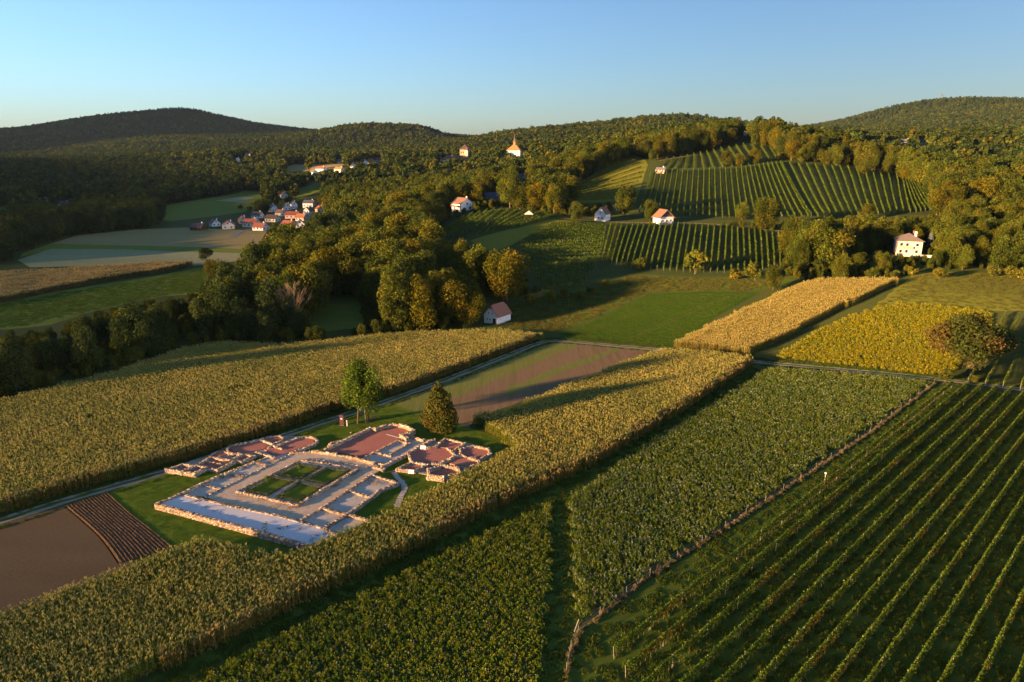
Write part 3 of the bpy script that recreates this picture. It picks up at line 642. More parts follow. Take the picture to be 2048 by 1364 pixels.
floor([(794,938),(824,922),(818,905),(852,892),(892,876),(932,885),(980,896),(985,908),(962,920),(958,934),(922,946),(888,956),(856,950),(829,944)], M_mort, .14, 'foundation_bed')
# garden court
floor([(475,981),(601,919),(714,937),(596,1009)], M_grey, .36, 'garden_path')
# red floors
floor([(652,899),(742,858),(757,862),(786,853),(806,855),(818,862),(808,872),(798,879),(728,915),(700,908)], M_red, .30)
floor([(459,897),(516,883),(536,889),(530,897),(494,904),(466,903)], M_red, .34)
floor([(529,899),(561,893),(582,903),(553,912)], M_red, .36)
floor([(524,879),(549,874),(562,876),(560,880),(545,885)], M_red, .36)
floor([(556,893),(594,880),(618,876),(628,880),(626,887),(582,902)], M_red, .34)
floor([(396,931),(433,937),(466,922),(422,915)], M_red, .30)
floor([(463,918),(484,921),(504,911),(488,908)], M_red, .36)
floor([(424,909),(430,905),(446,903),(456,907),(440,912)], M_red, .36)
floor([(338,937),(362,941),(384,930),(366,928)], M_red, .26)
floor([(368,941),(388,944),(410,933),(394,931)], M_red, .26)
floor([(819,906),(831,898),(853,896),(896,898),(906,909),(901,915),(881,925),(855,925),(826,922),(821,914)], M_red, .40)
floor([(874,892),(892,880),(926,887),(905,899)], M_red, .44)
floor([(923,898),(946,893),(975,899),(977,907),(960,914),(940,913),(923,906)], M_red, .42)
floor([(886,923),(909,915),(935,916),(955,921),(952,927),(935,931),(915,931)], M_red, .42)
floor([(860,937),(885,931),(911,935),(917,941),(915,946),(886,950),(861,946)], M_red, .46)
floor([(799,936),(824,925),(851,929),(829,939)], M_red, .36)
# walls: main block
wall([(314,1007),(400,1030),(500,1057),(614,1089)], 1.05, .7)
wall([(314,1007),(367,983),(405,964),(443,948)], .85, .55)
wall([(367,988),(458,1010),(555,1030),(650,1056),(672,1068)], .72, .6)
wall([(411,992),(500,948),(586,905)], .48, .5)
wall([(443,948),(472,937),(506,923)], .5, .5)
wall([(400,968),(439,976)], .55, .55); wall([(449,946),(485,951)], .5, .55); wall([(508,924),(533,927)], .5, .5); wall([(470,941),(534,913)], .5, .5)
wall([(475,981),(535,995),(596,1008)], .72, .55); wall([(596,1008),(655,972),(714,937)], .80, .6); wall([(714,937),(660,927),(601,919)], .62, .5); wall([(601,919),(540,949),(475,981)], .55, .4)
wall([(603,1038),(645,1014),(697,979),(744,948)], .62, .55)
wall([(651,1052),(695,1027),(760,979),(795,965)], .72, .6)
wall([(697,979),(743,994)], .6, .55); wall([(643,1014),(694,1028),(735,1037)], .68, .6); wall([(744,948),(795,964)], .68, .55)
wall([(586,905),(626,901),(670,908)], .6, .55); wall([(626,900),(672,906)], .85, .7); wall([(696,911),(747,923)], .9, .65); wall([(672,909),(696,912)], .5, .5)
wall([(620,917),(690,926),(759,938)], .42, .25, name='kerb_stones')
wall([(749,933),(765,937)], .7, .6)
# hall with apse
wall([(651,897),(700,873),(742,854)], .95, .6); wall([(742,854),(752,857)], 1.0, .8)
wall([(752,855),(768,850),(785,847),(800,847),(812,850),(822,855),(827,859),(820,864),(806,867)], 1.15, .65)
wall([(728,914),(765,895),(800,878)], .62, .5)
wall([(803,867),(813,874)], 1.2, .9); wall([(815,870),(846,878)], .85, .6)
wall([(796,880),(818,886)], .6, .5); wall([(818,886),(780,907)], .6, .5); wall([(752,904),(780,910)], .62, .5); wall([(747,923),(772,928)], .5, .5)
wall([(764,932),(814,906),(860,880),(868,878)], .75, .6)
wall([(658,890),(664,884),(681,881),(690,882)], .6, .6)
# bath wing beside the track
wall([(333,937),(364,941),(386,930),(365,927)], .95, .5, closed=True); wall([(364,941),(388,945),(413,933),(393,930)], .95, .5, closed=True)
wall([(393,930),(434,938),(469,921),(420,913)], .8, .5, closed=True); wall([(408,921),(452,929)], .6, .45)
wall([(463,917),(483,922),(508,911),(488,907)], .75, .5, closed=True)
wall([(420,910),(426,905),(446,901),(458,906)], .6, .4)
wall([(453,896),(459,890),(490,884),(518,878),(536,883),(545,887)], .7, .5); wall([(453,896),(458,904),(466,906),(480,906)], .75, .5); wall([(512,903),(540,911),(548,914)], .7, .5); wall([(536,894),(545,889),(552,893),(562,896)], .65, .5)
wall([(518,878),(535,873),(549,871),(560,871),(566,875),(564,880),(546,887)], .6, .5)
wall([(553,890),(575,882),(592,876),(606,873),(619,872),(630,875),(634,880),(628,887),(605,896),(583,904)], .7, .55)
# octagon bath wing
wall([(817,906),(820,916),(826,923)], .9, .5); wall([(830,897),(852,895)], .6, .5); wall([(826,923),(855,927),(882,926),(904,916),(908,909)], .75, .5); wall([(896,896),(903,901),(909,909)], .8, .5)
wall([(852,895),(872,891),(890,876),(930,885),(918,893),(904,901)], .8, .55)
wall([(920,897),(946,890),(977,896),(981,906),(961,916),(939,914)], .85, .55); wall([(920,897),(921,906),(930,911)], .8, .5)
wall([(882,924),(908,912),(925,910)], .7, .5); wall([(939,914),(957,919),(959,926),(937,933),(915,934)], .9, .6)
wall([(857,937),(884,929),(913,933),(920,941),(917,946),(886,952),(858,948)], 1.25, .55, closed=True)
wall([(794,936),(823,923),(854,928),(829,940)], .75, .45, closed=True)
# white patch of plaster on the apse pillar and the threshold line
floor([(772,869),(774,868),(800,875),(799,876)], M_white, .315, 'threshold')
# garden beds: hedge square round a lawn
M_hedge = veg('hedge_leaves', world=[(1.5, [(.3, (.8, .85, .8)), (.7, (1.2, 1.15, 1.1))])], trans=.2)
def leaf_cloud(P, Nrm, size, colr, jit=.8, seed=0, aspect=.65):
    r = np.random.default_rng(seed); n = len(P); nn = Nrm + r.normal(0, jit, (n, 3)); nn /= np.linalg.norm(nn, axis=1)[:, None] + 1e-9
    t1 = np.cross(nn, r.normal(0, 1, (n, 3))); t1 /= np.linalg.norm(t1, axis=1)[:, None] + 1e-9; t2 = np.cross(nn, t1); s = (size * r.uniform(.6, 1.35, n))[:, None]
    Q = np.stack([P - t1 * s, P + t2 * s * aspect, P + t1 * s, P - t2 * s * aspect], 1)
    return Q.reshape(-1, 3), np.arange(n * 4).reshape(n, 4), np.repeat(colr, 4, 0)
def hedge_mesh(W, w, h, zb, dens, size, cols, seed):
    r = np.random.default_rng(seed); W = np.asarray(W)[:, :2]; P, Nn = [], []
    for a, b in zip(W, np.roll(W, -1, 0)):
        L_ = np.hypot(*(b - a)); n = int(L_ * dens); d = (b - a) / L_; nm = np.array([-d[1], d[0]]); t = r.uniform(-w / 2 / L_, 1 + w / 2 / L_, n); th = r.uniform(0, np.pi, n)
        lump = 1 + .12 * np.sin(t * L_ * 4 + seed) + .08 * np.sin(t * L_ * 9)
        y = np.cos(th) * w / 2 * lump; z = h * np.sin(th) ** .5 * lump * r.uniform(.75, 1.05, n); y *= r.uniform(.8, 1.05, n)
        P.append(np.column_stack([a[0] + d[0] * t * L_ + nm[0] * y, a[1] + d[1] * t * L_ + nm[1] * y, zb + z])); Nn.append(np.column_stack([nm[0] * np.cos(th), nm[1] * np.cos(th), np.sin(th)]))
    P = np.concatenate(P); Nn = np.concatenate(Nn); n = len(P); c = np.array(cols)[r.integers(0, len(cols), n)] * r.normal(1, .2, (n, 1)).clip(.5, 1.6)
    return leaf_cloud(P, Nn, size, c.clip(.004, 1), .6, seed)
BEDS = [([(493,979),(543,952),(586,960),(536,987)], 'nearest the white gravel terrace'), ([(556,991),(598,963),(643,973),(599,1000)], 'at the lower corner of the court'),
        ([(556,947),(597,927),(640,933),(601,955)], 'at the far corner of the court'), ([(613,957),(654,935),(697,940),(651,966)], 'nearest the octagonal bath rooms')]
for i, (b, w) in enumerate(BEDS):
    W = np.array([pz(u, v, .75) for u, v in b]); c = W.mean(0); root = empty('garden_bed', (c[0], c[1], .365)); tag(root, 'square lawn bed with clipped grey-green hedge, ' + w, 'garden bed')
    L3 = [tuple(p - np.array([c[0], c[1], 0])) for p in W]; L3 = [(p[0], p[1], .02) for p in L3]
    ar = sum(L3[k][0] * L3[(k + 1) % 4][1] - L3[(k + 1) % 4][0] * L3[k][1] for k in range(4))
    MB().slab(L3 if ar > 0 else L3[::-1], .03).build('bed_lawn', M_lawn, root)
    V, F, Cc = hedge_mesh(W - np.array([c[0], c[1], 0]), .75, .48, 0, 330, .06, [(.06, .085, .035), (.085, .11, .05), (.05, .07, .03), (.12, .13, .075)], 20 + i)
    link('hedge', mesh_np('hedge', V, F, Cc), root, M_hedge)
    if i in (0, 2):
        cc_ = c + np.array([-.8, .9, 0]) if i == 0 else c; t = empty('sapling', (cc_[0], cc_[1], .38)); tag(t, 'thin young tree growing in the hedged bed ' + w, 'sapling')
        MB().tube([(0, 0, 0), (.03, 0, .7), (0, .04, 1.5)], [.03, .025, .01], 5).build('trunk', plain('sapling_bark', (.12, .09, .06)), t)
        r = np.random.default_rng(i); n = 260 if i == 0 else 140; P = r.normal(0, 1, (n, 3)); P /= np.linalg.norm(P, axis=1)[:, None]; P *= r.uniform(.3, 1, (n, 1)) * np.array([.55, .55, .65]); P[:, 2] += 1.25
        V, F, Cc = leaf_cloud(P, P, .08, np.array((.07, .14, .02)) * r.normal(1, .2, (n, 1)).clip(.5, 1.5), .8, i); link('crown', mesh_np('crown', V, F, Cc), t, M_hedge)
# weeds on the gravel and along walls
P_weed = protos(lambda i: bush_patch(500 + i, .9, .32, 90, [(.05, .09, .02), (.09, .12, .03)], [.6, .4], .06), 4, 'weeds', M_cover)
P_rust = protos(lambda i: bush_patch(520 + i, 1.3, .28, 130, [(.20, .12, .04), (.16, .09, .05), (.10, .10, .03)], [.5, .25, .25], .06), 4, 'rusty_weeds', M_cover)
def spots(name, l, P_, z, label, smin=.6, smax=1.2):
    W = np.array([pz(u, v, z) for u, v in l]); n = len(W); o = scatter(name, W, rng.uniform(0, 6, n), rng.uniform(smin, smax, n), rng.integers(0, len(P_), n), P_); return tag(o, label, 'weeds')
spots('weeds', [(385,1004),(392,1002),(400,1003),(416,1015),(431,1023),(447,1011),(455,1012),(476,1018),(532,1049),(574,1054),(562,1059),(622,1083),(650,1063),(652,1068),(626,1078),(636,1071),(661,1021),(655,1029),(512,932),(516,933),(601,1057)], P_weed, .55, 'green weed tufts sprouting from the gravel floors')
spots('rusty_weeds', [(370,992),(374,995),(380,997),(476,985),(484,988),(492,990),(505,993),(520,1001),(555,1012),(580,1017),(590,1015),(445,957),(452,955),(460,954),(470,953),(480,954),(703,951),(708,948),(712,945),(716,943),(745,967),(752,970),(760,965),(742,961),(665,974),(670,972),(676,971),(436,957),(540,926),(545,922)], P_rust, .34, 'rust-brown dry weeds along the villa walls', .7, 1.2)
# firewood-like timber pile in the bath wing
t = empty('timber_pile', tuple(pz(451, 927, .3))); tag(t, 'small jumble of brown timber in the bath ruin by the track', 'timber pile')
M_wood = plain('weathered_wood', (.16, .105, .07), .9, .3, 5)
for k in range(9):
    a = random.uniform(0, 3.1); l = random.uniform(.6, 1.1); x, y, z = random.uniform(-.9, .9), random.uniform(-.5, .5), .12 + .09 * (k % 3)
    MB().tube([(x - l * math.cos(a), y - l * math.sin(a), z), (x + l * math.cos(a), y + l * math.sin(a), z + random.uniform(-.05, .25))], [.09, .08], 6).build('log', M_wood, t)
# stepping stones
STEP = smooth_line(np.array([pz(u, v, .05) for u, v in [(786,943),(794,954),(804,964),(810,974),(808,982),(802,992),(794,1013)]])[:, :2], 2)
path = empty('stepping_path', (*STEP[0], 0)); path['kind'] = 'structure'
SP_ = resample(STEP, .62); M_slab = plain('pale_slab', (.42, .38, .33), .9, .2, 4, bump=.4)
for k in range(len(SP_) - 1):
    d = SP_[k + 1] - SP_[k]; a = math.atan2(d[1], d[0]); w, l = random.uniform(.42, .6), random.uniform(.24, .29); c = SP_[k] - STEP[0]
    pts = [(c[0] + math.cos(a) * p - math.sin(a) * s_ + random.gauss(0, .03), c[1] + math.sin(a) * p + math.cos(a) * s_ + random.gauss(0, .03), .075) for p, s_ in ((-l, -w), (l, -w), (l, w), (-l, w))]
    MB().slab(pts, .07).build('slab', M_slab, path)
# panels, sign, post, picnic table, stones
M_paint = plain('white_board', (.75, .75, .74), .6, .05); M_leg = plain('grey_metal', (.25, .25, .25), .5)
for (u, v, z, lab) in ((846, 900, .7, 'white information panel on the wall above the large red octagon floor'), (822, 949, .3, 'white information panel on posts at the corner of the square red room')):
    p = pz(u, v, z); t = empty('information_panel', (p[0], p[1], z)); tag(t, lab, 'sign'); t.rotation_euler = (0, 0, R(-8))
    b = MB(); b.slab([(-.55, -.18, .32), (.55, -.18, .32), (.55, .22, .88), (-.55, .22, .88)], .05); b.build('board', M_paint, t)
    for s_ in (-.4, .4): MB().box(s_ - .03, s_ + .03, .0, .06, 0, .50).build('post', M_leg, t)
    c = MB()
    for k in range(4): c.slab([(-.44, -.12 + k * .07, .41 + k * .098), (.1 + .08 * (k % 2), -.12 + k * .07, .41 + k * .098), (.1 + .08 * (k % 2), -.105 + k * .07, .431 + k * .098), (-.44, -.105 + k * .07, .431 + k * .098)], .004)
    c.build('print', plain('grey_print', (.35, .35, .36)), t)
p = pz(684, 851, 0); t = empty('banner_sign', tuple(p), R(-12)); tag(t, 'tall dark maroon information stele with small white lettering beside the track', 'sign')
MB().box(-.48, .48, -.06, .06, .08, 2.55).build('panel', plain('maroon_panel', (.075, .025, .035), .5, .1), t); MB().box(-.56, .56, -.16, .16, 0, .08).build('base', M_leg, t)
c = MB()
for k, (x0, x1, zc) in enumerate(((-.22, .2, 1.72), (-.22, .12, 1.60), (-.2, .22, 1.50))): c.box(x0, x1, -.066, -.06, zc, zc + .075)
c.build('lettering', M_paint, t)
p = pz(694.5, 853, 0); t = empty('bollard_lamp', tuple(p)); tag(t, 'slim white post standing on the lawn beside the maroon stele', 'bollard')  # a plain white post with a cream head, not a lamp
MB().tube([(0, 0, 0), (0, 0, 1.15)], [.09, .09], 10).build('post', M_paint, t); MB().tube([(0, 0, 1.15), (0, 0, 1.20), (0, 0, 1.45), (0, 0, 1.5)], [.07, .14, .14, .08], 10).build('lamp_head', plain('lamp_cream', (.72, .70, .52), .4), t)
p = pz(748, 838, 0); t = empty('picnic_table', tuple(p), R(15)); tag(t, 'wooden picnic table with benches under the twin trees', 'picnic table')
for k in range(5): MB().box(-.9, .9, -.36 + k * .15, -.23 + k * .15, .72, .76).build('tabletop_plank', M_wood, t)
for s_ in (-1, 1): MB().box(-.9, .9, s_ * .72 - .14, s_ * .72 + .14, .42, .46).build('bench_seat', M_wood, t)
for s_ in (-.65, .65):
    MB().box(s_ - .05, s_ + .05, -.8, .8, .36, .42).build('cross_beam', M_wood, t)
    for q_ in (-.4, .4): MB().tube([(s_ + .07, q_ * 1.3, 0), (s_ + .07, q_ * .7, .72)], [.05, .05], 5).build('leg', M_wood, t)
M_rock = plain('field_stone', (.30, .26, .21), .9, .3, 6, bump=.6)
for k, (u, v, s_, w) in enumerate(((553, 1101, .35, 'lone rounded stone on the lawn below the front terrace wall'), (550, 1104, .22, 'small stone lying beside the lone rounded stone on the lawn'), (702, 866, .22, 'small pale stone on the lawn left of the apse'))):
    p = pz(u, v, 0); me = bpy.data.meshes.new('stone'); r = np.random.default_rng(k)
    import bmesh
    bm = bmesh.new(); bmesh.ops.create_icosphere(bm, subdivisions=2, radius=s_)
    for vv in bm.verts: vv.co = vv.co * (1 + r.normal(0, .10)); vv.co.z = vv.co.z * .7
    bm.to_mesh(me); bm.free(); o = link('stone', me, None, M_rock); o.location = (p[0], p[1], s_ * .35); tag(o, w, 'stone')
# shrubby sapling by the front wall
p = pz(532, 1073, 0); t = empty('sapling', tuple(p)); tag(t, 'leafy sapling in front of the front terrace wall', 'sapling')
MB().tube([(0, 0, 0), (.03, 0, .8), (0, .03, 1.7)], [.03, .025, .01], 5).build('trunk', plain('sapling_bark', (.12, .09, .06)), t)
r = np.random.default_rng(77); P = r.normal(0, .3, (130, 3)); P[:, 2] = r.uniform(.4, 1.9, 130)
V, F, Cc = leaf_cloud(P, P, .09, np.array((.06, .10, .02)) * r.normal(1, .2, (130, 1)).clip(.5, 1.5), .8, 3); link('crown', mesh_np('crown', V, F, Cc), t, M_hedge)
# wire fence
FP = resample(FENCE[1:], 7.0); fence = empty('wire_fence', (*FP[0], hz(*FP[0]))); tag(fence, 'thin wire fence with weathered posts between cover crop and vineyard', 'fence'); F0 = np.array(fence.location)
M_post = plain('fence_post', (.18, .18, .15), .8)
for k, q_ in enumerate(FP):
    z = hz(*q_) - F0[2]; x, y = q_ - F0[:2]; MB().tube([(x, y, z - .2), (x + random.gauss(0, .03), y, z + 1.5)], [.032, .03], 6).build('post', M_post, fence)
for hgt in (.5, .95, 1.4):
    w = MB()
    for a, b in zip(FP[:-1], FP[1:]):
        za, zb = hz(*a) - F0[2], hz(*b) - F0[2]; w.tube([(*(a - F0[:2]), za + hgt), (*(b - F0[:2]), zb + hgt)], [.008, .008], 3)
    w.build('wire', M_leg, fence)
a, b = px(1148, 1278), px(1157, 1262); t = link('leaning_pole', MB().tube([(a[0], a[1], 1.1), (b[0], b[1], 1.75)], [.05, .05], 6).mesh('leaning_pole'), None, plain('pale_pole', (.45, .38, .27), .8)); tag(t, 'pale wooden rail at the bend of the wire fence', 'rail')
p = px(1648, 972); t = empty('marker_post', tuple(p)); tag(t, 'white pole with small white head standing in the first vine row', 'post')
MB().tube([(0, 0, 0), (0, 0, 2.5)], [.035, .03], 6).build('pole', M_paint, t); MB().box(-.13, .13, -.13, .13, 2.5, 2.75).build('head', M_paint, t)

# ================================================================== vineyards
M_vine = veg('vine_leaves', obj_var=[(.9, .95, .9), (1.1, 1.05, 1.0)], world=[(.4, [(.3, (.75, .8, .8)), (.7, (1.25, 1.15, 1.0))])], trans=.4)
M_vpost = plain('vineyard_post', (.24, .24, .22), .7, .15)
M_vwood = plain('vine_stock', (.10, .07, .05), .9)
def vine_mesh(A, B, dens, leaf, cols, seed, z0=.7, z1=2.0, w=.36, shoots=True, autumn=0.0):
    r = np.random.default_rng(seed); A = np.asarray(A)[:2]; B = np.asarray(B)[:2]; L_ = np.hypot(*(B - A)); n = max(8, int(L_ * dens)); d = (B - A) / L_; nm = np.array([-d[1], d[0]])
    t = r.random(n); lump = .8 + .25 * np.sin(t * L_ * 1.7 + seed) * np.sin(t * L_ * .6 + 2 * seed) + r.normal(0, .08, n)
    th = r.uniform(-.5, np.pi + .5, n); y = np.cos(th) * w * .5 * lump; zc = (z0 + z1) / 2; z = zc + np.sin(th) * (z1 - z0) / 2 * (.85 + .15 * lump) * r.uniform(.8, 1.06, n) - (th < 0) * .0
    z = np.where(r.random(n) < .4, r.uniform(z0, z1, n), z)
    if shoots:
        k = r.random(n) < .035; z[k] = z1 + r.uniform(0, .5, k.sum()); y[k] = r.normal(0, .1, k.sum())
    x = A[0] + d[0] * t * L_ + nm[0] * y; yy = A[1] + d[1] * t * L_ + nm[1] * y; P = np.column_stack([x, yy, H(x, yy) + z]); Nn = np.column_stack([nm[0] * np.cos(th), nm[1] * np.cos(th), np.sin(th)])
    c = np.array(cols)[r.integers(0, len(cols), n)] * r.normal(1, .2, (n, 1)).clip(.5, 1.6)
    if autumn:
        aut = (np.sin(t * L_ * .35 + seed * 1.7) + np.sin(t * L_ * .13 + seed) > .9) & (z < zc + .2) & (r.random(n) < autumn); c[aut] = np.array((.22, .115, .025)) * r.normal(1, .25, (aut.sum(), 1)).clip(.5, 1.6)
    return leaf_cloud(P, Nn, leaf, c.clip(.004, 1), .7, seed, .8)
def vine_row(A, B, label, group, dens, leaf, cols, seed, single_posts, pstep=7.5, tall=2.0, w=.36, autumn=0.0, pr=.035):
    A, B = np.asarray(A)[:2], np.asarray(B)[:2]; o0 = np.array([A[0], A[1], hz(*A)]); root = empty('vine_row', tuple(o0)); tag(root, label, 'vine row', group)
    V, F, Cc = vine_mesh(A, B, dens, leaf, cols, seed, .65, tall, w, True, autumn); link('foliage', mesh_np('foliage', V - o0, F, Cc), root, M_vine)
    L_ = np.hypot(*(B - A)); n = max(2, int(L_ / pstep) + 1); d = (B - A) / L_; mb = MB()
    for k in range(n):
        q_ = A + d * (L_ * k / (n - 1)); z = hz(*q_) - o0[2]; x, y = q_ - A
        pts = [(x, y, z - .1), (x, y, z + tall + .12)]
        if k == 0 and single_posts: pts[1] = (x - d[0] * .25, y - d[1] * .25, z + tall)
        if single_posts: MB().tube(pts, [pr, pr * .9], 5).build('post', M_vpost, root)
        else: mb.tube(pts, [pr, pr], 4)
    if not single_posts: mb.build('posts', M_vpost, root, 'stuff')
    else:
        st = MB(); kn = int(L_ / 1.1)
        for k in range(kn):
            q_ = A + d * (L_ * (k + .5) / kn); z = hz(*q_) - o0[2]; x, y = q_ - A; st.tube([(x, y, z - .05), (x + random.gauss(0, .04), y, z + .5), (x, y, z + .95)], [.035, .03, .02], 4)
        st.build('vine_stocks', M_vwood, root, 'stuff')
    return root
# lower vineyard: rows parallel to the fence
VC = [(.055, .105, .016), (.075, .13, .02), (.04, .08, .014), (.11, .15, .03)]
a1, b1 = px(1228, 1318)[:2], px(1902, 776)[:2]; dv = (b1 - a1) / np.hypot(*(b1 - a1)); nv = np.array([dv[1], -dv[0]])
ordn = ['first', 'second', 'third', 'fourth', 'fifth', 'sixth', 'seventh', 'eighth', 'ninth', 'tenth', 'eleventh', 'twelfth', 'thirteenth', 'fourteenth', 'fifteenth', 'sixteenth', 'seventeenth', 'eighteenth', 'nineteenth', 'twentieth', 'twenty-first', 'twenty-second', 'twenty-third', 'twenty-fourth', 'twenty-fifth', 'twenty-sixth', 'twenty-seventh', 'twenty-eighth', 'twenty-ninth', 'thirtieth', 'thirty-first', 'thirty-second', 'thirty-third', 'thirty-fourth', 'thirty-fifth']
b2 = px(2045, 796)[:2]; SPV = float(np.dot(b2 - b1, nv)) / 5
trk = pxl([(1890,762),(2100,788),(2300,808)])[:, :2]
print('row spacing', SPV)
for k in range(21):
    A = a1 + nv * SPV * k - dv * (1.5 if k == 1 else 0); A = A - dv * (0 if k < 2 else min(30, 6 * k))
    B = b1 + nv * SPV * k
    # stop each row short of the track
    tt = trk[0]; td = trk[-1] - trk[0]; td = td / np.hypot(*td); tn = np.array([-td[1], td[0]])
    B = B + dv * ((np.dot(tt - B, tn) - 5.2) / np.dot(dv, tn))
    qa, qb = proj([(*A, 1)])[0], proj([(*B, 1)])[0]
    if k > 2 and qa[1] > 1500: A = A + dv * 0
    # trim what lies far outside the frame
    ts = np.linspace(0, 1, 200); Q = A + (B - A) * ts[:, None]; pq = proj(np.column_stack([Q, np.ones(200)])); ok = (pq[:, 0] < 2200) & (pq[:, 1] < 1480) & (pq[:, 1] > 500) & (Q[:, 1] > 40)
    if ok.sum() < 5: continue
    i0, i1 = np.argmax(ok), 199 - np.argmax(ok[::-1]); A, B = Q[i0], Q[i1]
    vine_row(A, B, ordn[k] + ' vine row from the wire fence in the lower vineyard', 'rows of the lower vineyard', 125, .105, VC, 50 + k, True, autumn=.5, w=.5)
# upper corner vineyard behind the pear tree
for k in range(4):
    A, B = px(1935 + 35 * k, 768 + 4 * k), px(2010 + 26 * k, 632 + 6 * k); vine_row(A, B, ordn[k] + ' vine row behind the broad tree beside the track', 'rows beyond the track', 45, .15, [(.08, .12, .02), (.11, .15, .025), (.06, .10, .016)], 90 + k, True, autumn=.5)
def vine_field(name, T, Bt, n, label, group, dens=20, leaf=.30, cols=VC, tall=2.0, w=.6, seed=0, pstep=6):
    """n rows between points spaced along the pixel lines T and Bt."""
    Tw = along(pxl(T)[:, :2], n); Bw = along(pxl(Bt)[:, :2], n)
    for k in range(n):
        if np.hypot(*(Tw[k] - Bw[k])) < 6: continue
        vine_row(Bw[k], Tw[k], ordn[k] + ' ' + label, group, dens, leaf, cols, seed + k, False, pstep, tall, w, pr=.03)
VH = [(.07, .105, .018), (.10, .13, .022), (.05, .08, .014)]
vine_field('a', [(1222,452),(1330,449),(1450,456),(1556,469)], [(1205,522),(1258,536),(1370,545),(1480,546),(1560,534)], 30, 'downhill vine row from the left below the two white hillside houses', 'lower hillside rows', seed=200)
vine_field('b', [(1212,452),(1206,490),(1190,540),(1165,572)], [(1100,452),(1060,473),(1035,496),(1060,545),(1085,584)], 19, 'slanting vine row from the top beside the big golden tree', 'slanting slope rows', seed=240)
vine_field('c', [(1302,346),(1400,341),(1480,337),(1560,326)], [(1278,428),(1400,434),(1500,437),(1616,434)], 27, 'long vine row from the left on the main hill slope', 'main hill rows', seed=280)
vine_field('d', [(1562,326),(1640,332),(1720,338),(1800,354),(1850,380)], [(1622,434),(1690,434),(1760,430),(1830,426),(1895,418)], 24, 'fine vine row from the left on the far flank of the hill', 'far flank rows', seed=320)
vine_field('e', [(1335,320),(1420,302),(1484,290),(1540,296)], [(1312,340),(1400,338),(1480,334),(1555,322)], 15, 'short vine row from the left below the crest house', 'hilltop rows', seed=360)
vine_field('f', [(1265,313),(1280,330),(1288,345),(1272,375),(1255,398)], [(1215,337),(1180,358),(1150,375),(1138,390),(1145,404)], 16, 'golden-lit vine row from the top on the left hill shoulder', 'left shoulder rows', cols=[(.13, .14, .025), (.17, .16, .03), (.10, .12, .02)], seed=400)  # yellower leaf colours than the other rows carry the low sun
vine_field('g', [(930,435),(1000,420),(1060,426),(1112,432)], [(878,474),(915,478),(960,472),(1040,454)], 13, 'vine row from the left on the small knoll below the chalet', 'knoll rows', seed=440)
# ================================================================== buildings
def tile_mat(name, c, k=1.0):
    m, N, L, out = new_mat(name); tc = N.new('ShaderNodeTexCoord').outputs['Object']
    cc, f = noise_ramp(N, L, tc, 2.5, [(.3, tuple(x * .7 for x in c)), (.7, tuple(min(1, x * 1.25) for x in c))], detail=6)
    w = N.new('ShaderNodeTexWave'); w.inputs['Scale'].default_value = 1.6; w.bands_direction = 'Y'; w.inputs['Distortion'].default_value = .4; L.new(tc, w.inputs[0])
    b = N.new('ShaderNodeBump'); b.inputs['Strength'].default_value = .5; b.inputs['Distance'].default_value = .05; L.new(w.outputs['Fac'], b.inputs['Height'])
    s = N.new('ShaderNodeBsdfPrincipled'); s.inputs['Roughness'].default_value = .8; L.new(cc, s.inputs['Base Color']); L.new(b.outputs[0], s.inputs['Normal']); L.new(s.outputs[0], out.inputs[0]); return m
RF = {'brown': tile_mat('roof_brown', (.15, .08, .055)), 'red': tile_mat('roof_red', (.26, .075, .045)), 'orange': tile_mat('roof_orange', (.36, .14, .06)), 'grey': tile_mat('roof_grey', (.12, .11, .115)), 'blue': tile_mat('roof_slate', (.075, .085, .12)), 'dark': tile_mat('roof_dark', (.075, .05, .045))}
WL = {'white': plain('white_render', (.72, .71, .69), .9, .06, 1.5), 'cream': plain('cream_render', (.62, .57, .48), .9, .08, 1.5), 'stone': plain('castle_wall', (.36, .27, .18), .95, .25, .6), 'wood': plain('dark_timber', (.11, .06, .035), .9, .25, 3), 'pink': plain('rose_render', (.60, .42, .34), .9, .08), 'yellow': plain('yellow_render', (.50, .40, .20), .9, .08)}
M_win, N_, L_n, o_ = new_mat('window_glass')
_s = N_.new('ShaderNodeBsdfPrincipled'); _s.inputs['Base Color'].default_value = (.02, .022, .025, 1); _s.inputs['Roughness'].default_value = .12; L_n.new(_s.outputs[0], o_.inputs[0])
M_door = plain('dark_door', (.05, .03, .02), .7); M_frame = plain('window_frame', (.6, .59, .56), .7)
HOUSE_PX = []
def window(parent, face, x, z, w, h, W, Ln, pane=False):
    """face: f/b gable ends (y = -/+ Ln/2), l/r eave sides (x = -/+ W/2)."""
    mb = MB(); e = .04
    if face in 'fb':
        s = -1 if face == 'f' else 1; y = s * Ln / 2; mb.box(x - w / 2, x + w / 2, min(y - .05 * s, y + e * s), max(y - .05 * s, y + e * s), z, z + h); q = (x - w / 2 + .08, x + w / 2 - .08, min(y, y + .06 * s), max(y, y + .06 * s), z + .08, z + h - .08)
    else:
        s = -1 if face == 'l' else 1; X = s * W / 2; mb.box(min(X - .05 * s, X + e * s), max(X - .05 * s, X + e * s), x - w / 2, x + w / 2, z, z + h); q = (min(X, X + .06 * s), max(X, X + .06 * s), x - w / 2 + .08, x + w / 2 - .08, z + .08, z + h - .08)
    o = mb.build('window', M_frame if pane else M_win, parent)
    if pane: MB().box(*q).build('pane', M_win, o)
    return o
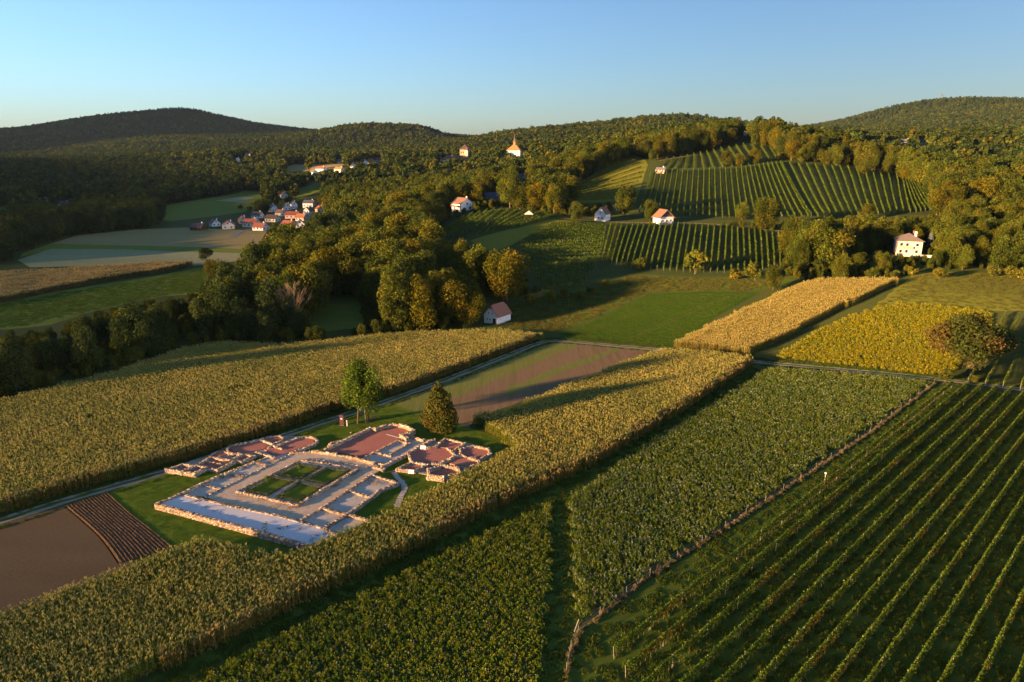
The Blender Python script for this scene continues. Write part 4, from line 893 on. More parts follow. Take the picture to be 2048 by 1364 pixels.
def house(u, v, W, Ln, hw, hr, rz, roof, wallc, label, kind='gable', wins=None, cat='house', name='house', chim=1, pane=False, hiphalf=0, doors=(), base=1.5, over=.45, z=None, hidden=False):
    p = px(u, v) if z is None else z; root = empty(name, (p[0], p[1], p[2]), R(rz)); tag(root, label, cat); k = FPX / proj([p])[0][2]
    if not hidden: HOUSE_PX.append((u - .6 * (W + Ln) / 2 * k, v - (hw + hr * .75) * k, u + .6 * (W + Ln) / 2 * k, v + 2, p[1]))
    a, b = W / 2, Ln / 2; mb = MB()
    if kind == 'gable':
        t = hiphalf; xr = a * t
        prof = [(-a, hw)] + ([(-a * t, hw + hr * (1 - t)), (a * t, hw + hr * (1 - t))] if t else [(0, hw + hr)]) + [(a, hw)]
        for s in (-1, 1):
            pts = [(-a, s * b, -base), (a, s * b, -base)] + [(x, s * b, zz) for x, zz in prof[::-1]]
            mb.poly(pts if s < 0 else pts[::-1])
        mb.poly([(-a, -b, -base), (-a, -b, hw), (-a, b, hw), (-a, b, -base)]); mb.poly([(a, -b, -base), (a, b, -base), (a, b, hw), (a, -b, hw)])
        mb.build('wall', wallc, root)
        r = MB(); sl = hr / a; e = over; zt = hw + hr + .12; ze = hw - sl * e + .12; g = e * .8
        if t:
            zc = hw + hr * (1 - t) + .12; yr = b + g - a * t * 1.0
            for s in (-1, 1): r.slab([(s * (a + e), -b - g, ze), (s * a * t, -b - g, zc), (0, -yr, zt), (0, yr, zt), (s * a * t, b + g, zc), (s * (a + e), b + g, ze)][:: -s], .16)
            r.slab([(-a * t, -b - g, zc), (a * t, -b - g, zc), (0, -yr, zt)], .16); r.slab([(a * t, b + g, zc), (-a * t, b + g, zc), (0, yr, zt)], .16)
        else:
            for s in (-1, 1): r.slab([(s * (a + e), -b - g, ze), (0, -b - g, zt), (0, b + g, zt), (s * (a + e), b + g, ze)][:: -s], .16)
    else:
        mb.box(-a, a, -b, b, -base, hw); mb.build('wall', wallc, root); r = MB(); e = over; rl = max(0, b - a) if kind == 'hip' else 0; A_, B_ = a + e, b + e; zt = hw + hr; z0 = hw + .06
        if rl > 0:
            r.poly([(-A_, -B_, z0), (A_, -B_, z0), (0, -rl, zt)]); r.poly([(A_, B_, z0), (-A_, B_, z0), (0, rl, zt)]); r.poly([(A_, -B_, z0), (A_, B_, z0), (0, rl, zt), (0, -rl, zt)]); r.poly([(-A_, B_, z0), (-A_, -B_, z0), (0, -rl, zt), (0, rl, zt)])
        else:
            c = [(-A_, -B_, z0), (A_, -B_, z0), (A_, B_, z0), (-A_, B_, z0)]
            for i in range(4): r.poly([c[i], c[(i + 1) % 4], (0, 0, zt)])
        r.poly([(-A_, -B_, z0), (-A_, B_, z0), (A_, B_, z0), (A_, -B_, z0)])
    ro = r.build('roof', roof, root)
    for c in range(chim):
        x, y = (.22 * W, (-.2 + .4 * c) * Ln); zc = hw + hr * (1 - (abs(x) / a if kind == 'gable' else .4)); MB().box(x - .35, x + .35, y - .35, y + .35, zc - .6, hw + hr + .9).build('chimney', WL['white'] if c == 0 else RF['brown'], ro)
    for wv in (wins or []): window(root, *wv, W, Ln, pane)
    for (face, x, w, h) in doors:
        d = MB(); s = -1
        if face == 'f': d.box(x - w / 2, x + w / 2, -b - .05, -b + .05, -.05, h)
        else: d.box(a - .05, a + .05, x - w / 2, x + w / 2, -.05, h)
        d.build('door', M_door, root)
    return root
def auto(W, Ln, hw, n1=2, n2=3, rows=1, gab=True):
    out = []
    for r_ in range(rows):
        z = .9 + r_ * 2.7
        if z + 1.1 > hw: break
        for i in range(n1): out += [(f_, (i + .5) / n1 * W - W / 2, z, 1.0, 1.2) for f_ in 'f']
        for i in range(n2): out += [(f_, (i + .5) / n2 * Ln - Ln / 2, z, 1.0, 1.2) for f_ in 'lr']
    if gab: out.append(('f', 0, hw + .4, .9, 1.0))
    return out
# white cellar house on the meadow
house(995, 643, 6.0, 8.2, 3.1, 3.6, -34, tile_mat('roof_old_red', (.27, .105, .065)), WL['white'], 'white cellar house with red-brown half-hipped roof alone on the meadow', hiphalf=.3, chim=0, pane=True,
      wins=[('f', -1.5, 1.2, .55, .7), ('f', -.35, 1.2, .55, .7), ('f', -1.0, 3.6, .5, .6), ('f', .7, 3.6, .5, .6), ('r', -2.2, 1.5, .4, .4), ('r', 1.2, 1.5, .4, .4)], doors=[('f', 1.5, 1.3, 2.1)], over=.4)
house(1205, 440, 6.6, 8.0, 4.0, 3.6, -28, RF['brown'], WL['white'], 'white gabled house with brown roof at the end of the hill lane', chim=0, pane=True, wins=[('f', -1.2, 1.0, .9, 1.1), ('f', 1.2, 1.0, .9, 1.1), ('f', 0, 3.9, .8, .9), ('r', -1.5, 1.2, .9, 1.1), ('r', 1.5, 1.2, .9, 1.1)])
h3 = house(1326, 446, 8.6, 8.0, 3.9, 3.9, 18, RF['brown'], WL['white'], 'white hillside house with dark timbered gable above the lower vine rows', chim=0, pane=True, wins=[('f', -2.6, 1.2, 1, 1.1), ('f', 0, 1.2, 1, 1.1), ('f', 2.5, 1.2, 1, 1.1), ('r', 0, 1.2, 1, 1.1)], over=.9)
MB().slab([(-3.9, -4.03, 3.95), (3.9, -4.03, 3.95), (0, -4.03, 7.4)], .0).poly([(-3.9, -4.12, 3.95), (3.9, -4.12, 3.95), (0, -4.12, 7.4)]).build('gable_boards', WL['wood'], h3)
h4 = house(1813, 507, 9.0, 10.4, 5.8, 2.9, -20, tile_mat('roof_grey_brown', (.14, .11, .095)), plain('beige_render', (.50, .44, .35), .9, .1, 1.5), 'two-storey cream house with grey hipped roof beside the blue spruce', 'hip', chim=2, pane=True, base=3, over=.8,
      wins=[('f', x, z, 1.2, 1.4) for x in (-3.3, -1.1, 2.6) for z in (.9, 3.7)] + [('r', y, z, 1.2, 1.4) for y in (-3.5, 0, 3.5) for z in (.9, 3.7)])
bal = MB(); bal.box(-4.4, 1.0, -6.3, -5.2, 2.9, 3.1); bal.box(-4.4, 1.0, -6.3, -6.2, 3.1, 3.8); bal.build('balcony', WL['yellow'], h4)
MB().box(4.5, 9.3, -5.2, -4.9, -2.0, .4).build('garden_wall', WL['cream'], h4)
h5 = house(925, 420, 9.0, 10.5, 4.6, 3.0, 38, RF['brown'], WL['white'], 'white chalet with broad brown roof and timber balcony above the knoll vineyard', pane=True, over=1.1, wins=[('f', -2.4, .9, 1.2, 1.2), ('f', 2.2, .9, 1.6, 1.4), ('f', 0, 3.6, 1.3, 1.2), ('l', -2.5, 1.1, 1.2, 1.2), ('l', 2.5, 1.1, 1.2, 1.2)])
MB().box(-6.0, -4.5, -5.2, 4.5, 2.2, 2.4).box(-6.0, -5.9, -5.2, 4.5, 2.4, 3.3).build('balcony', WL['wood'], h5)
house(986, 401, 9, 13, 3.2, 2.6, 60, RF['blue'], WL['white'], 'low house with slate-blue roof among trees above the chalet', wins=auto(9, 13, 3.2), over=.8)
house(1046, 360, 8, 10, 4.0, 2.6, 30, RF['grey'], WL['white'], 'small white house peeping from the wood below the chapel', wins=auto(8, 10, 4))
# castle
p = px(908, 330); cz = p[2] - 1
root = empty('castle', (p[0], p[1], cz)); tag(root, 'old castle with square keep and long red-brown roofed wing on the wooded ridge', 'castle')
kx = 1024; HOUSE_PX.append((878, 296, 945, 336, p[1]))
def cbox(name, x0, x1, y0, y1, z0, z1, m, par=None): return MB().box(x0, x1, y0, y1, z0, z1).build(name, m, par or root)
def croof(name, x0, x1, y0, y1, z0, z1, m, hip=True):
    r = MB(); cx, cyy = (x0 + x1) / 2, (y0 + y1) / 2; e = .7; c = [(x0 - e, y0 - e, z0), (x1 + e, y0 - e, z0), (x1 + e, y1 + e, z0), (x0 - e, y1 + e, z0)]; hx = max(0, (x1 - x0) - (y1 - y0)) / 2; r1, r2 = (cx - hx, cyy, z1), (cx + hx, cyy, z1)
    if hx > 0: r.poly([c[0], c[1], r2, r1]); r.poly([c[1], c[2], r2]); r.poly([c[2], c[3], r1, r2]); r.poly([c[3], c[0], r1])
    else:
        for i in range(4): r.poly([c[i], c[(i + 1) % 4], (cx, cyy, z1)])
    r.poly(c[::-1]); return r.build(name, m, root)
cbox('wing_wall', -16, 22, -5, 6, -6, 8, WL['cream']); croof('wing_roof', -16, 22, -5, 6, 8, 14, RF['brown'])
cbox('corner_tower', -21, -15.9, -7, -1, -6, 9, WL['stone']); croof('corner_tower_roof', -21, -15.9, -7, -1, 9, 14.5, RF['brown'])
k1 = cbox('keep', 8, 21, 7, 20, -6, 22, WL['stone']); croof('keep_roof', 8, 21, 7, 20, 22.1, 29, RF['dark'])
cbox('stair_turret', 15.2, 19, 4.5, 7.0, 0, 21, WL['cream']); croof('turret_roof', 15.2, 19, 4.5, 7, 21, 24, RF['brown'])
for x in (9.5, 12.5): MB().box(x, x + 1.2, 6.9, 7.1, 17, 19).build('window', M_win, root)
for i in range(9): MB().box(-13 + i * 3.8, -11.8 + i * 3.8, -5.08, -4.9, 3.5, 5.3).build('window', M_win, root)
MB().box(16.4, 17.6, 4.4, 4.6, 15, 16.6).build('window', M_win, root)
# chapel
p = px(1029, 324); root = empty('chapel', (p[0], p[1], p[2] - 1), R(-14)); tag(root, 'pale chapel with orange pyramid roof and slim spire on the wooded ridge', 'chapel'); HOUSE_PX.append((1012, 290, 1046, 327, p[1]))
cbox('wall', -9, 9, -7, 7, -5, 15.5, WL['cream']); croof('roof', -9, 9, -7, 7, 15.5, 23, RF['orange'])
s_ = MB(); s_.box(-1.3, 1.3, -1.3, 1.3, 21, 26.5); s_.build('spire_base', RF['orange'], root); t_ = MB(); b_ = [(-1.7, -1.7, 26.5), (1.7, -1.7, 26.5), (1.7, 1.7, 26.5), (-1.7, 1.7, 26.5)]
for i in range(4): t_.poly([b_[i], b_[(i + 1) % 4], (0, 0, 34)])
t_.build('spire', RF['dark'], root)
for x in (-4, 3): MB().box(x - .8, x + .8, -7.08, -6.9, 8, 10.5).build('window', M_win, root)
# crest and far-side houses
h = house(1494, 270, 11, 14, 4.0, 3.0, 70, RF['brown'], WL['white'], 'sprawling hilltop house with brown roofs on the crest above the vineyards', wins=auto(11, 14, 4.0, 2, 4), chim=2, over=1)
MB().box(-13, -5.6, -4, 5, -2, 2.8).build('annexe_wall', WL['pink'], h); MB().slab([(-13.6, -4.6, 3.0), (-5.5, -4.6, 3.6), (-5.5, 5.6, 3.6), (-13.6, 5.6, 3.0)], .2).build('annexe_roof', RF['orange'], h)
for (u, v, W, Ln, hw, rz, rf, wl_, lab) in [(1752, 285, 10, 13, 4.5, -25, 'orange', 'white', 'white house with orange roof, first of the far hilltop houses'), (1779, 286, 8, 9, 4, -15, 'red', 'cream', 'cream house with red roof beside the orange-roofed hilltop house'), (1810, 289, 9, 12, 3.5, 60, 'grey', 'white', 'low grey-roofed house among the far hilltop trees'), (1846, 289, 8, 12, 3.5, 70, 'brown', 'cream', 'brown-roofed house at the wood end of the far hilltop group'),
      (2006, 505, 9, 12, 3, 75, 'red', 'pink', 'low red-roofed house half hidden behind orchard trees'), (1322, 345, 6, 7, 2.2, 60, 'grey', 'pink', 'small vineyard hut at the head of the main hill rows')]:
    house(u, v, W, Ln, hw, 3.0 if hw > 2.5 else 1.8, rz, RF[rf], WL[wl_], lab, wins=auto(W, Ln, hw), hidden=u == 2006)
# village in the valley
for (u, v, W, Ln, hw, rz, rf, wl_, lab) in [(398, 460, 9, 13, 3.0, 75, 'dark', 'wood', 'dark timber farmhouse at the edge of the village by the stubble field'), (458, 457, 11, 13, 4.0, 18, 'red', 'cream', 'large cream village house with broad red gabled roof'), (504, 453, 10, 14, 4.0, 78, 'red', 'cream', 'village house with long red roof beside the large red gabled house'),
      (542, 423, 9, 12, 5.0, 65, 'grey', 'white', 'white house with grey roof above the red village roofs'), (574, 420, 8, 11, 4.5, 30, 'grey', 'white', 'white gabled house between the grey-roofed and blue-roofed houses'), (587, 417, 7, 9, 5.5, 40, 'grey', 'white', 'tall narrow white house behind the white gabled house'), (620, 414, 10, 14, 5.0, 75, 'blue', 'white', 'white village house with dark blue roof'), (618, 432, 7, 9, 6, -18, 'red', 'white', 'tall white house with red roof at the wood edge'),
      (546, 443, 9, 13, 3.5, 70, 'dark', 'cream', 'dark-roofed house in the middle of the village'), (587, 436, 10, 14, 3.5, 80, 'red', 'pink', 'rose house with long red roof below the blue-roofed one'), (578, 455, 9, 12, 3.2, 60, 'red', 'white', 'white house with red roof near the wood at the village foot'), (601, 454, 8, 10, 3.4, 15, 'brown', 'white', 'white gabled house touching the golden wood'), (522, 460, 9, 12, 3.0, 70, 'red', 'white', 'low white house with red roof by the village lane'),
      (567, 395, 9, 12, 4.0, 30, 'brown', 'cream', 'cream gabled house alone on the green slope above the village'), (127, 412, 10, 24, 3.2, 80, 'dark', 'cream', 'long cream farm building with dark roof under the far wood'), (84, 404, 7, 26, 2.6, 82, 'grey', 'white', 'long low pale shed beside the far farm building'),
      (495, 313, 14, 26, 6, 75, 'red', 'white', 'large white house with red roof high on the far wooded slope'), (476, 323, 9, 12, 5, 20, 'grey', 'white', 'small white house below the large one on the far slope'), (643, 343, 11, 15, 4.5, 70, 'red', 'white', 'white house with red roof beside the tan hill field'), (628, 349, 10, 13, 4, 40, 'grey', 'white', 'white house at the lower end of the hill hamlet'), (679, 344, 10, 14, 4.5, 65, 'orange', 'cream', 'cream house with orange roof in the hill hamlet'),
      (706, 335, 9, 10, 5, 5, 'brown', 'white', 'white gabled house leading the ridge row of hamlet houses'), (726, 329, 10, 13, 5, 60, 'red', 'white', 'white house with red roof, second along the hamlet ridge'), (741, 327, 9, 12, 5, 70, 'orange', 'pink', 'orange-roofed house, third along the hamlet ridge'), (757, 325, 10, 15, 5, 70, 'red', 'cream', 'long red-roofed house ending the hamlet ridge row'), (680, 326, 9, 12, 4, 60, 'grey', 'white', 'pale house beyond the hamlet ridge at the field end'),
      (430, 452, 8, 10, 3.2, 40, 'brown', 'white', 'small brown-roofed house between the timber farmhouse and the red gabled house'), (486, 446, 8, 10, 3.6, 25, 'red', 'pink', 'rose gabled house behind the long red village roof'), (562, 432, 8, 10, 3.6, 60, 'brown', 'cream', 'brown-roofed house in the second village row'), (604, 441, 8, 10, 3.4, 70, 'orange', 'cream', 'orange-roofed cottage below the tall white house'), (516, 436, 8, 11, 3.4, 75, 'dark', 'white', 'dark-roofed cottage above the long red roof'), (640, 424, 8, 10, 3.6, 30, 'red', 'cream', 'cream cottage with red roof at the upper wood edge'),
      (871, 592, 8, 11, 4.5, 35, 'brown', 'white', 'white house nearly hidden inside the golden wood')]:
    W, Ln, hw = W * .8, Ln * .8, hw * .85
    house(u, v, W, Ln, hw, 2.7, rz, RF[rf], WL[wl_], lab, wins=auto(W, Ln, hw, 2, 3, 2 if hw > 4.0 else 1), over=.5, hidden=u == 871)
# garden pavilion on the knoll
p = px(1058, 436); t = empty('garden_pavilion', tuple(p)); tag(t, 'open garden pavilion with pale pointed canopy on the knoll', 'pavilion')
for x in (-2, 2):
    for y in (-2, 2): MB().tube([(x, y, 0), (x, y, 2.3)], [.07, .07], 6).build('post', M_vwood, t)
mb = MB(); c = [(-2.5, -2.5, 2.2), (2.5, -2.5, 2.2), (2.5, 2.5, 2.2), (-2.5, 2.5, 2.2)]
for i in range(4): mb.poly([c[i], c[(i + 1) % 4], (0, 0, 4.2)])
mb.poly(c[::-1]); mb.build('canopy', plain('canvas', (.5, .47, .42), .8), t); HOUSE_PX.append((1045, 420, 1070, 437, p[1]))
# lookout mast on the far summit
p = px(1882, 206) if False else np.array(uvY(1882, 205, 2985)); p[2] = hz(p[0], p[1]); t = empty('lookout_tower', tuple(p)); tag(t, 'small lookout tower on the far wooded summit', 'tower')
MB().tube([(0, 0, 0), (0, 0, 30)], [1.2, .9], 8).build('shaft', WL['wood'], t); MB().tube([(0, 0, 30), (0, 0, 31), (0, 0, 34)], [3.2, 3.2, 3.0], 8).build('platform', WL['wood'], t)

# ================================================================== trees
M_bark = plain('bark', (.10, .075, .055), .95, .3, 2.0, bump=.6)
def crown_points(seed, Rx, Rz, nl, n, lobe=.42, shape='round', inner=.25):
    r = np.random.default_rng(seed); Lc = []
    while len(Lc) < nl:
        p = r.uniform(-1, 1, 3); d = np.linalg.norm(p)
        if not .35 < d < .82: continue
        if shape == 'cone':
            zz = (p[2] + 1) / 2; m = 1.02 - zz * .92; p[0] *= m; p[1] *= m
        if shape == 'egg': m = 1 - .35 * max(0, p[2]); p[0] *= m; p[1] *= m
        Lc.append(p)
    Lc = np.array(Lc); lr = lobe * r.uniform(.65, 1.2, nl)
    if shape == 'cone': lr *= (1.15 - .75 * (Lc[:, 2] + 1) / 2)
    w = r.choice(nl, n, p=lr ** 2 / np.sum(lr ** 2)); d = r.normal(0, 1, (n, 3)); d[:, 2] += .25; d /= np.linalg.norm(d, axis=1)[:, None]
    rad = np.where(r.random(n) < inner, r.uniform(.3, .9, n), r.uniform(.86, 1.12, n)); bump = 1 + .16 * np.sin(d[:, 0] * 7 + w) * np.sin(d[:, 1] * 6 + 2 * w) * np.cos(d[:, 2] * 6)
    P = Lc[w] + d * (lr[w] * rad * bump)[:, None]; return P * np.array([Rx, Rx, Rz]), d, w, r
def crown_mesh(name, seed, Rx, Rz, zc, nl, n, leaf, cols, lobe=.42, shape='round', mat=None, jit=.75, inner=.25):
    P, d, w, r = crown_points(seed, Rx, Rz, nl, n, lobe, shape, inner); P[:, 2] += zc
    lc = np.array(cols)[r.integers(0, len(cols), nl)] * r.normal(1, .12, (nl, 1)); c = lc[w] * r.normal(1, .2, (n, 1)).clip(.45, 1.7)
    V, F, Cc = leaf_cloud(P, d, leaf, c.clip(.003, 1), jit, seed, .75); return mesh_np(name, V, F, Cc, [mat] if mat else [])
def trunk_mb(seed, h, r0, zc, Rx, limbs=5, lean=.3):
    r = random.Random(seed); mb = MB(); lx, ly = r.gauss(0, lean), r.gauss(0, lean); top = (lx, ly, zc + Rx * .3)
    mb.tube([(0, 0, -.4), (0, 0, .15), (lx * .3, ly * .3, h * .25), (lx * .7, ly * .7, zc * .8), top], [r0 * 1.5, r0, r0 * .8, r0 * .6, r0 * .2], 8)
    for k in range(limbs):
        a = k * 2.4 + r.uniform(0, 1); z0 = zc * r.uniform(.5, .85); l = Rx * r.uniform(.5, .8)
        mb.tube([(lx * .6, ly * .6, z0), (lx * .6 + math.cos(a) * l * .5, ly * .6 + math.sin(a) * l * .5, z0 + l * .5), (lx * .6 + math.cos(a) * l, ly * .6 + math.sin(a) * l, z0 + l * .8)], [r0 * .45, r0 * .28, r0 * .08], 5)
    return mb
TV = [(1.0, 1.0, 1.0), (.55, .68, .7), (1.3, 1.12, .85), (.75, .9, .85), (1.5, 1.1, .65), (.6, .7, .68), (1.2, 1.25, 1.0), (.85, .8, .7)]
TF = [(1.0, 1.0, 1.0), (.6, .75, .8), (1.15, 1.1, .9), (.7, .85, .9), (1.25, 1.02, .75), (.6, .72, .75), (1.05, 1.2, 1.05), (.85, .85, .8)]
M_tree = veg('tree_leaves', obj_var=TV, world=[(.12, [(.3, (.85, .9, .9)), (.7, (1.15, 1.1, 1.0))])], trans=.3)
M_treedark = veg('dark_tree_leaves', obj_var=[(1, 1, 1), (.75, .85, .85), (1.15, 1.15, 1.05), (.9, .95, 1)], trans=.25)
LC = [(.060, .080, .016), (.075, .090, .018), (.050, .068, .014), (.095, .095, .018)]
FC = [(.048, .066, .018), (.056, .072, .018), (.040, .058, .016)]
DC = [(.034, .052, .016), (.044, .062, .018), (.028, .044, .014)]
KIND = []                                              # crown mesh, trunk mesh, height, radius
for i, (Rx, Rz, zc, shp) in enumerate([(6.4, 8.2, 9.3, 'egg'), (6.9, 7.4, 8.6, 'round'), (5.6, 8.6, 9.8, 'egg'), (7.2, 7.4, 8.8, 'round'), (6.0, 6.8, 8.0, 'round'), (5.0, 9.2, 10.2, 'egg'), (6.5, 8.0, 9.4, 'round')]):
    KIND.append((crown_mesh('crown', 600 + i, Rx, Rz, zc, 34, 8500, .28, LC, .36, shp, M_tree), trunk_mb(i, zc + Rz, .34, zc, Rx).mesh('trunk'), zc + Rz, Rx))
DARK = []
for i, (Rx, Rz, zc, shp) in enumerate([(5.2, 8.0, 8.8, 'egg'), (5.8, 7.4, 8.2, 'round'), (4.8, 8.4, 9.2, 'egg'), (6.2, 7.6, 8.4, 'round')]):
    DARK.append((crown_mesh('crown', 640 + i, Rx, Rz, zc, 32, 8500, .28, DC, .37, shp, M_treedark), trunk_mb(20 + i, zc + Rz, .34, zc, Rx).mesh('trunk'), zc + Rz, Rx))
for k_ in KIND + DARK: k_[1].materials.append(M_bark)
def tree(kind, p, s, rz, label, group=None, name='leafy_tree', cat='tree', sz=None):
    root = empty(name, tuple(p), rz); root.scale = (s, s, s * (sz or 1)); tag(root, label, cat, group)
    for nm, me in (('trunk', kind[1]), ('crown', kind[0])):
        o = bpy.data.objects.new(nm, me); col.objects.link(o); o.parent = root
    return root
def fit(u, vb, vt, kind):                              # stand a tree with its foot at pixel (u, vb) and its top at vt
    p = px(u, vb); k = FPX / proj([p])[0][2]; return p, (vb - vt) / k / kind[2] * 1.02
# landmark trees
PEAR = (crown_mesh('crown', 701, 7.3, 6.0, 7.6, 38, 18000, .24, [(.044, .060, .016), (.048, .054, .016), (.038, .056, .015), (.07, .05, .018)], .40, 'round', veg('pear_leaves', world=[(.4, [(.3, (.8, .85, .85)), (.7, (1.2, 1.1, 1.0))])], trans=.25)), trunk_mb(70, 12, .75, 7, 8, 9, .2).mesh('trunk'), 12.4, 8.2)
TWIN = (crown_mesh('crown', 702, 4.6, 6.4, 9.0, 28, 11000, .22, [(.065, .115, .018), (.08, .13, .02), (.05, .09, .016)], .38, 'egg', veg('twin_leaves', world=[(.4, [(.3, (.8, .85, .85)), (.7, (1.2, 1.1, 1.0))])], trans=.35)), None, 15, 4.6)
HORN = (crown_mesh('crown', 703, 6.4, 6.8, 6.9, 60, 16000, .21, [(.058, .074, .017), (.072, .078, .018), (.048, .062, .015), (.095, .080, .02)], .32, 'cone', veg('hornbeam_leaves', world=[(.5, [(.3, (.8, .85, .85)), (.7, (1.2, 1.1, 1.0))])], trans=.25)), trunk_mb(72, 12, .28, 4, 4, 4, .1).mesh('trunk'), 13.6, 5.0)
for k_ in (PEAR, HORN): k_[1].materials.append(M_bark)
p, s = fit(1938, 746, 637, PEAR); tree(PEAR, p, s, .4, 'broad old pear tree with reddish autumn foliage beside the track', name='pear_tree')
p, s = fit(881, 866, 756, HORN); tree(HORN, p, s, .4, 'dense conical brownish-green tree on the lawn behind the octagon rooms', name='conical_tree')
p, s = fit(729, 845, 720, TWIN); t = empty('clump_tree', tuple(p)); t.scale = (s, s, s); tag(t, 'tall green tree with several trunks beside the maroon stele', 'tree')
o = bpy.data.objects.new('crown', TWIN[0]); col.objects.link(o); o.parent = t
for k, (x, y) in enumerate(((-1.3, -.6), (.4, -.2), (.9, .3), (.1, .8))): MB().tube([(x * 1.1, y, -.2), (x, y, 1.5), (x * .8, y * .8, 4.5), (x * .6, y * .5, 9)], [.24, .19, .16, .06], 8).build('trunk', M_bark, t)
SPR = (crown_mesh('crown', 704, 2.6, 6.5, 6.6, 60, 5000, .22, [(.10, .13, .12), (.13, .16, .15), (.08, .105, .10)], .24, 'cone', veg('spruce_needles', trans=.1)), trunk_mb(73, 12, .2, 4, 2, 0, .02).mesh('trunk'), 13, 2.6); SPR[1].materials.append(M_bark)
p, s = fit(1857, 505, 459, SPR); HOUSE_PX.append((1846, 462, 1869, 505, p[1])); tree(SPR, p, s, 0, 'pale blue spruce beside the hipped-roof house', name='blue_spruce')
NAMED = [(1014,602,502,1,'big golden-lit tree at the foot of the slanting vine rows'),(1250,432,372,0,'tall tree between the two white hillside houses'),(1299,440,401,4,'rounded tree beside the timbered-gable hillside house'),(1152,444,405,4,'reddish rounded tree at the lane end by the white gabled house'),
         (1530,462,398,1,'bright yellow-green tree above the lower vine rows'),(1484,440,406,4,'small tree at the foot of the main hill rows'),(1733,440,408,3,'broad tree at the lower edge of the far flank rows'),(1727,350,320,4,'single round tree on the upper edge of the far flank rows'),
         (1452,332,303,4,'first of the three trees inside the hilltop rows'),(1478,332,308,1,'middle one of the three trees inside the hilltop rows'),(1508,328,298,4,'last of the three trees inside the hilltop rows'),
         (1546,580,530,0,'slender green tree standing at the edge of the shaded meadow'),(438,572,518,3,'dense dark tree at the corner of the clover field')]
ND = []
for (u, vb, vt, k, lab) in NAMED:
    p, s = fit(u, vb, vt, KIND[k]); tree(KIND[k], p, s, random.uniform(0, 6), lab); ND.append((p, s, KIND[k]))
OAK = (crown_mesh('crown', 705, 6.0, 4.6, 8.2, 16, 2600, .36, DC, .36, 'round', M_treedark), trunk_mb(74, 12, .5, 8, 6, 8, .2).mesh('trunk'), 12.6, 6); OAK[1].materials.append(M_bark)
p, s = fit(413, 529, 496, OAK); tree(OAK, p, s, 0, 'lone dark open-crowned tree in the pale field')
# small orchard trees and bushes
BUSHK = []
for i in range(4): BUSHK.append((crown_mesh('crown', 720 + i, 2.3, 1.9, 2.6, 14, 1500, .26, [(.10, .105, .02), (.13, .12, .025), (.075, .09, .018)], .42, 'round', M_tree), trunk_mb(80 + i, 3, .14, 2.4, 2, 4, .15).mesh('trunk'), 4.5, 2.3))
for k_ in BUSHK: k_[1].materials.append(M_bark)
ORCH = [(1792,553,540),(1824,551,530),(1878,558,536),(1984,553,531),(2020,556,533),(2044,560,530),(1390,548,505),(1280,540,515),(1180,590,572),(1130,596,574),(1100,604,582),(1160,598,580),(1060,612,590),(1470,560,535),(1510,562,528),(1210,575,560),(1890,764,738),(1945,766,748),(480,420,410),(500,422,412)]
for i, (u, vb, vt) in enumerate(ORCH):
    k_ = BUSHK[i % 4]; p, s = fit(u, vb, vt, k_)
    lab = ['little fruit tree nearest the hipped-roof house', 'second little fruit tree along the sunny meadow edge', 'third little fruit tree with pale spreading crown on the sunny meadow', 'fruit tree in the middle of the sunny meadow edge', 'fruit tree beside the last one on the sunny meadow', 'last fruit tree at the frame edge of the sunny meadow', 'tall bush at the foot of the lower hillside rows', 'low bush at the corner of the lower hillside rows',
           'orchard bush on the bank below the slanting rows', 'middle orchard bush on the bank behind the cellar house', 'orchard bush nearest the cellar house on the bank', 'small orchard bush below the slanting rows', 'bush beside the cellar house under the golden tree', 'bush on the shaded meadow edge', 'bush next to the slender green tree', 'single bush above the green crop field', 'bush at the track bend before the pear tree', 'little bush under the pear tree', 'hedge bush in the green valley field', 'second hedge bush in the green valley field'][i]
    tree(k_, p, s, i, lab, name='bush' if i > 5 else 'fruit_tree', cat='bush' if i > 5 else 'tree'); ND.append((p, s, k_))
# bare dying trees in front of the hollow
def bare_tree(seed, h):
    r = random.Random(seed); mb = MB()
    mb.tube([(0, 0, -.3), (.1, 0, h * .4), (.2, .1, h)], [.28, .18, .03], 7)
    for k in range(26):
        z0 = h * r.uniform(.35, .9); a = r.uniform(0, 6.28); l = (h - z0) * .6 + 1.2
        q1 = (.1 + math.cos(a) * l * .45, math.sin(a) * l * .45, z0 + l * .55); q2 = (.1 + math.cos(a) * l * .75, math.sin(a) * l * .75, z0 + l * 1.05)
        mb.tube([(.1, 0, z0), q1, q2], [.10, .06, .02], 4)
        for j in range(4):
            b = a + r.uniform(-1, 1); m = l * .35; mb.tube([q1, (q1[0] + math.cos(b) * m, q1[1] + math.sin(b) * m, q1[2] + m * r.uniform(.4, 1))], [.04, .012], 3)
    return mb
M_bare_b = plain('bare_twigs', (.16, .115, .08), .9, .2)
for k, (u, vb, vt, lab) in enumerate([(578, 668, 572, 'bare brown tree at the edge of the hollow'), (594, 670, 562, 'tallest bare brown tree beside the hollow'), (560, 664, 580, 'bare tree next to the golden one before the hollow')]):
    p = px(u, vb); kk = FPX / proj([p])[0][2]; t = empty('bare_tree', tuple(p)); tag(t, lab, 'tree'); bare_tree(k, (vb - vt) / kk).build('branches', M_bare_b, t)
HOUSE_PX.append((566, 575, 602, 632, px(594, 670)[1]))

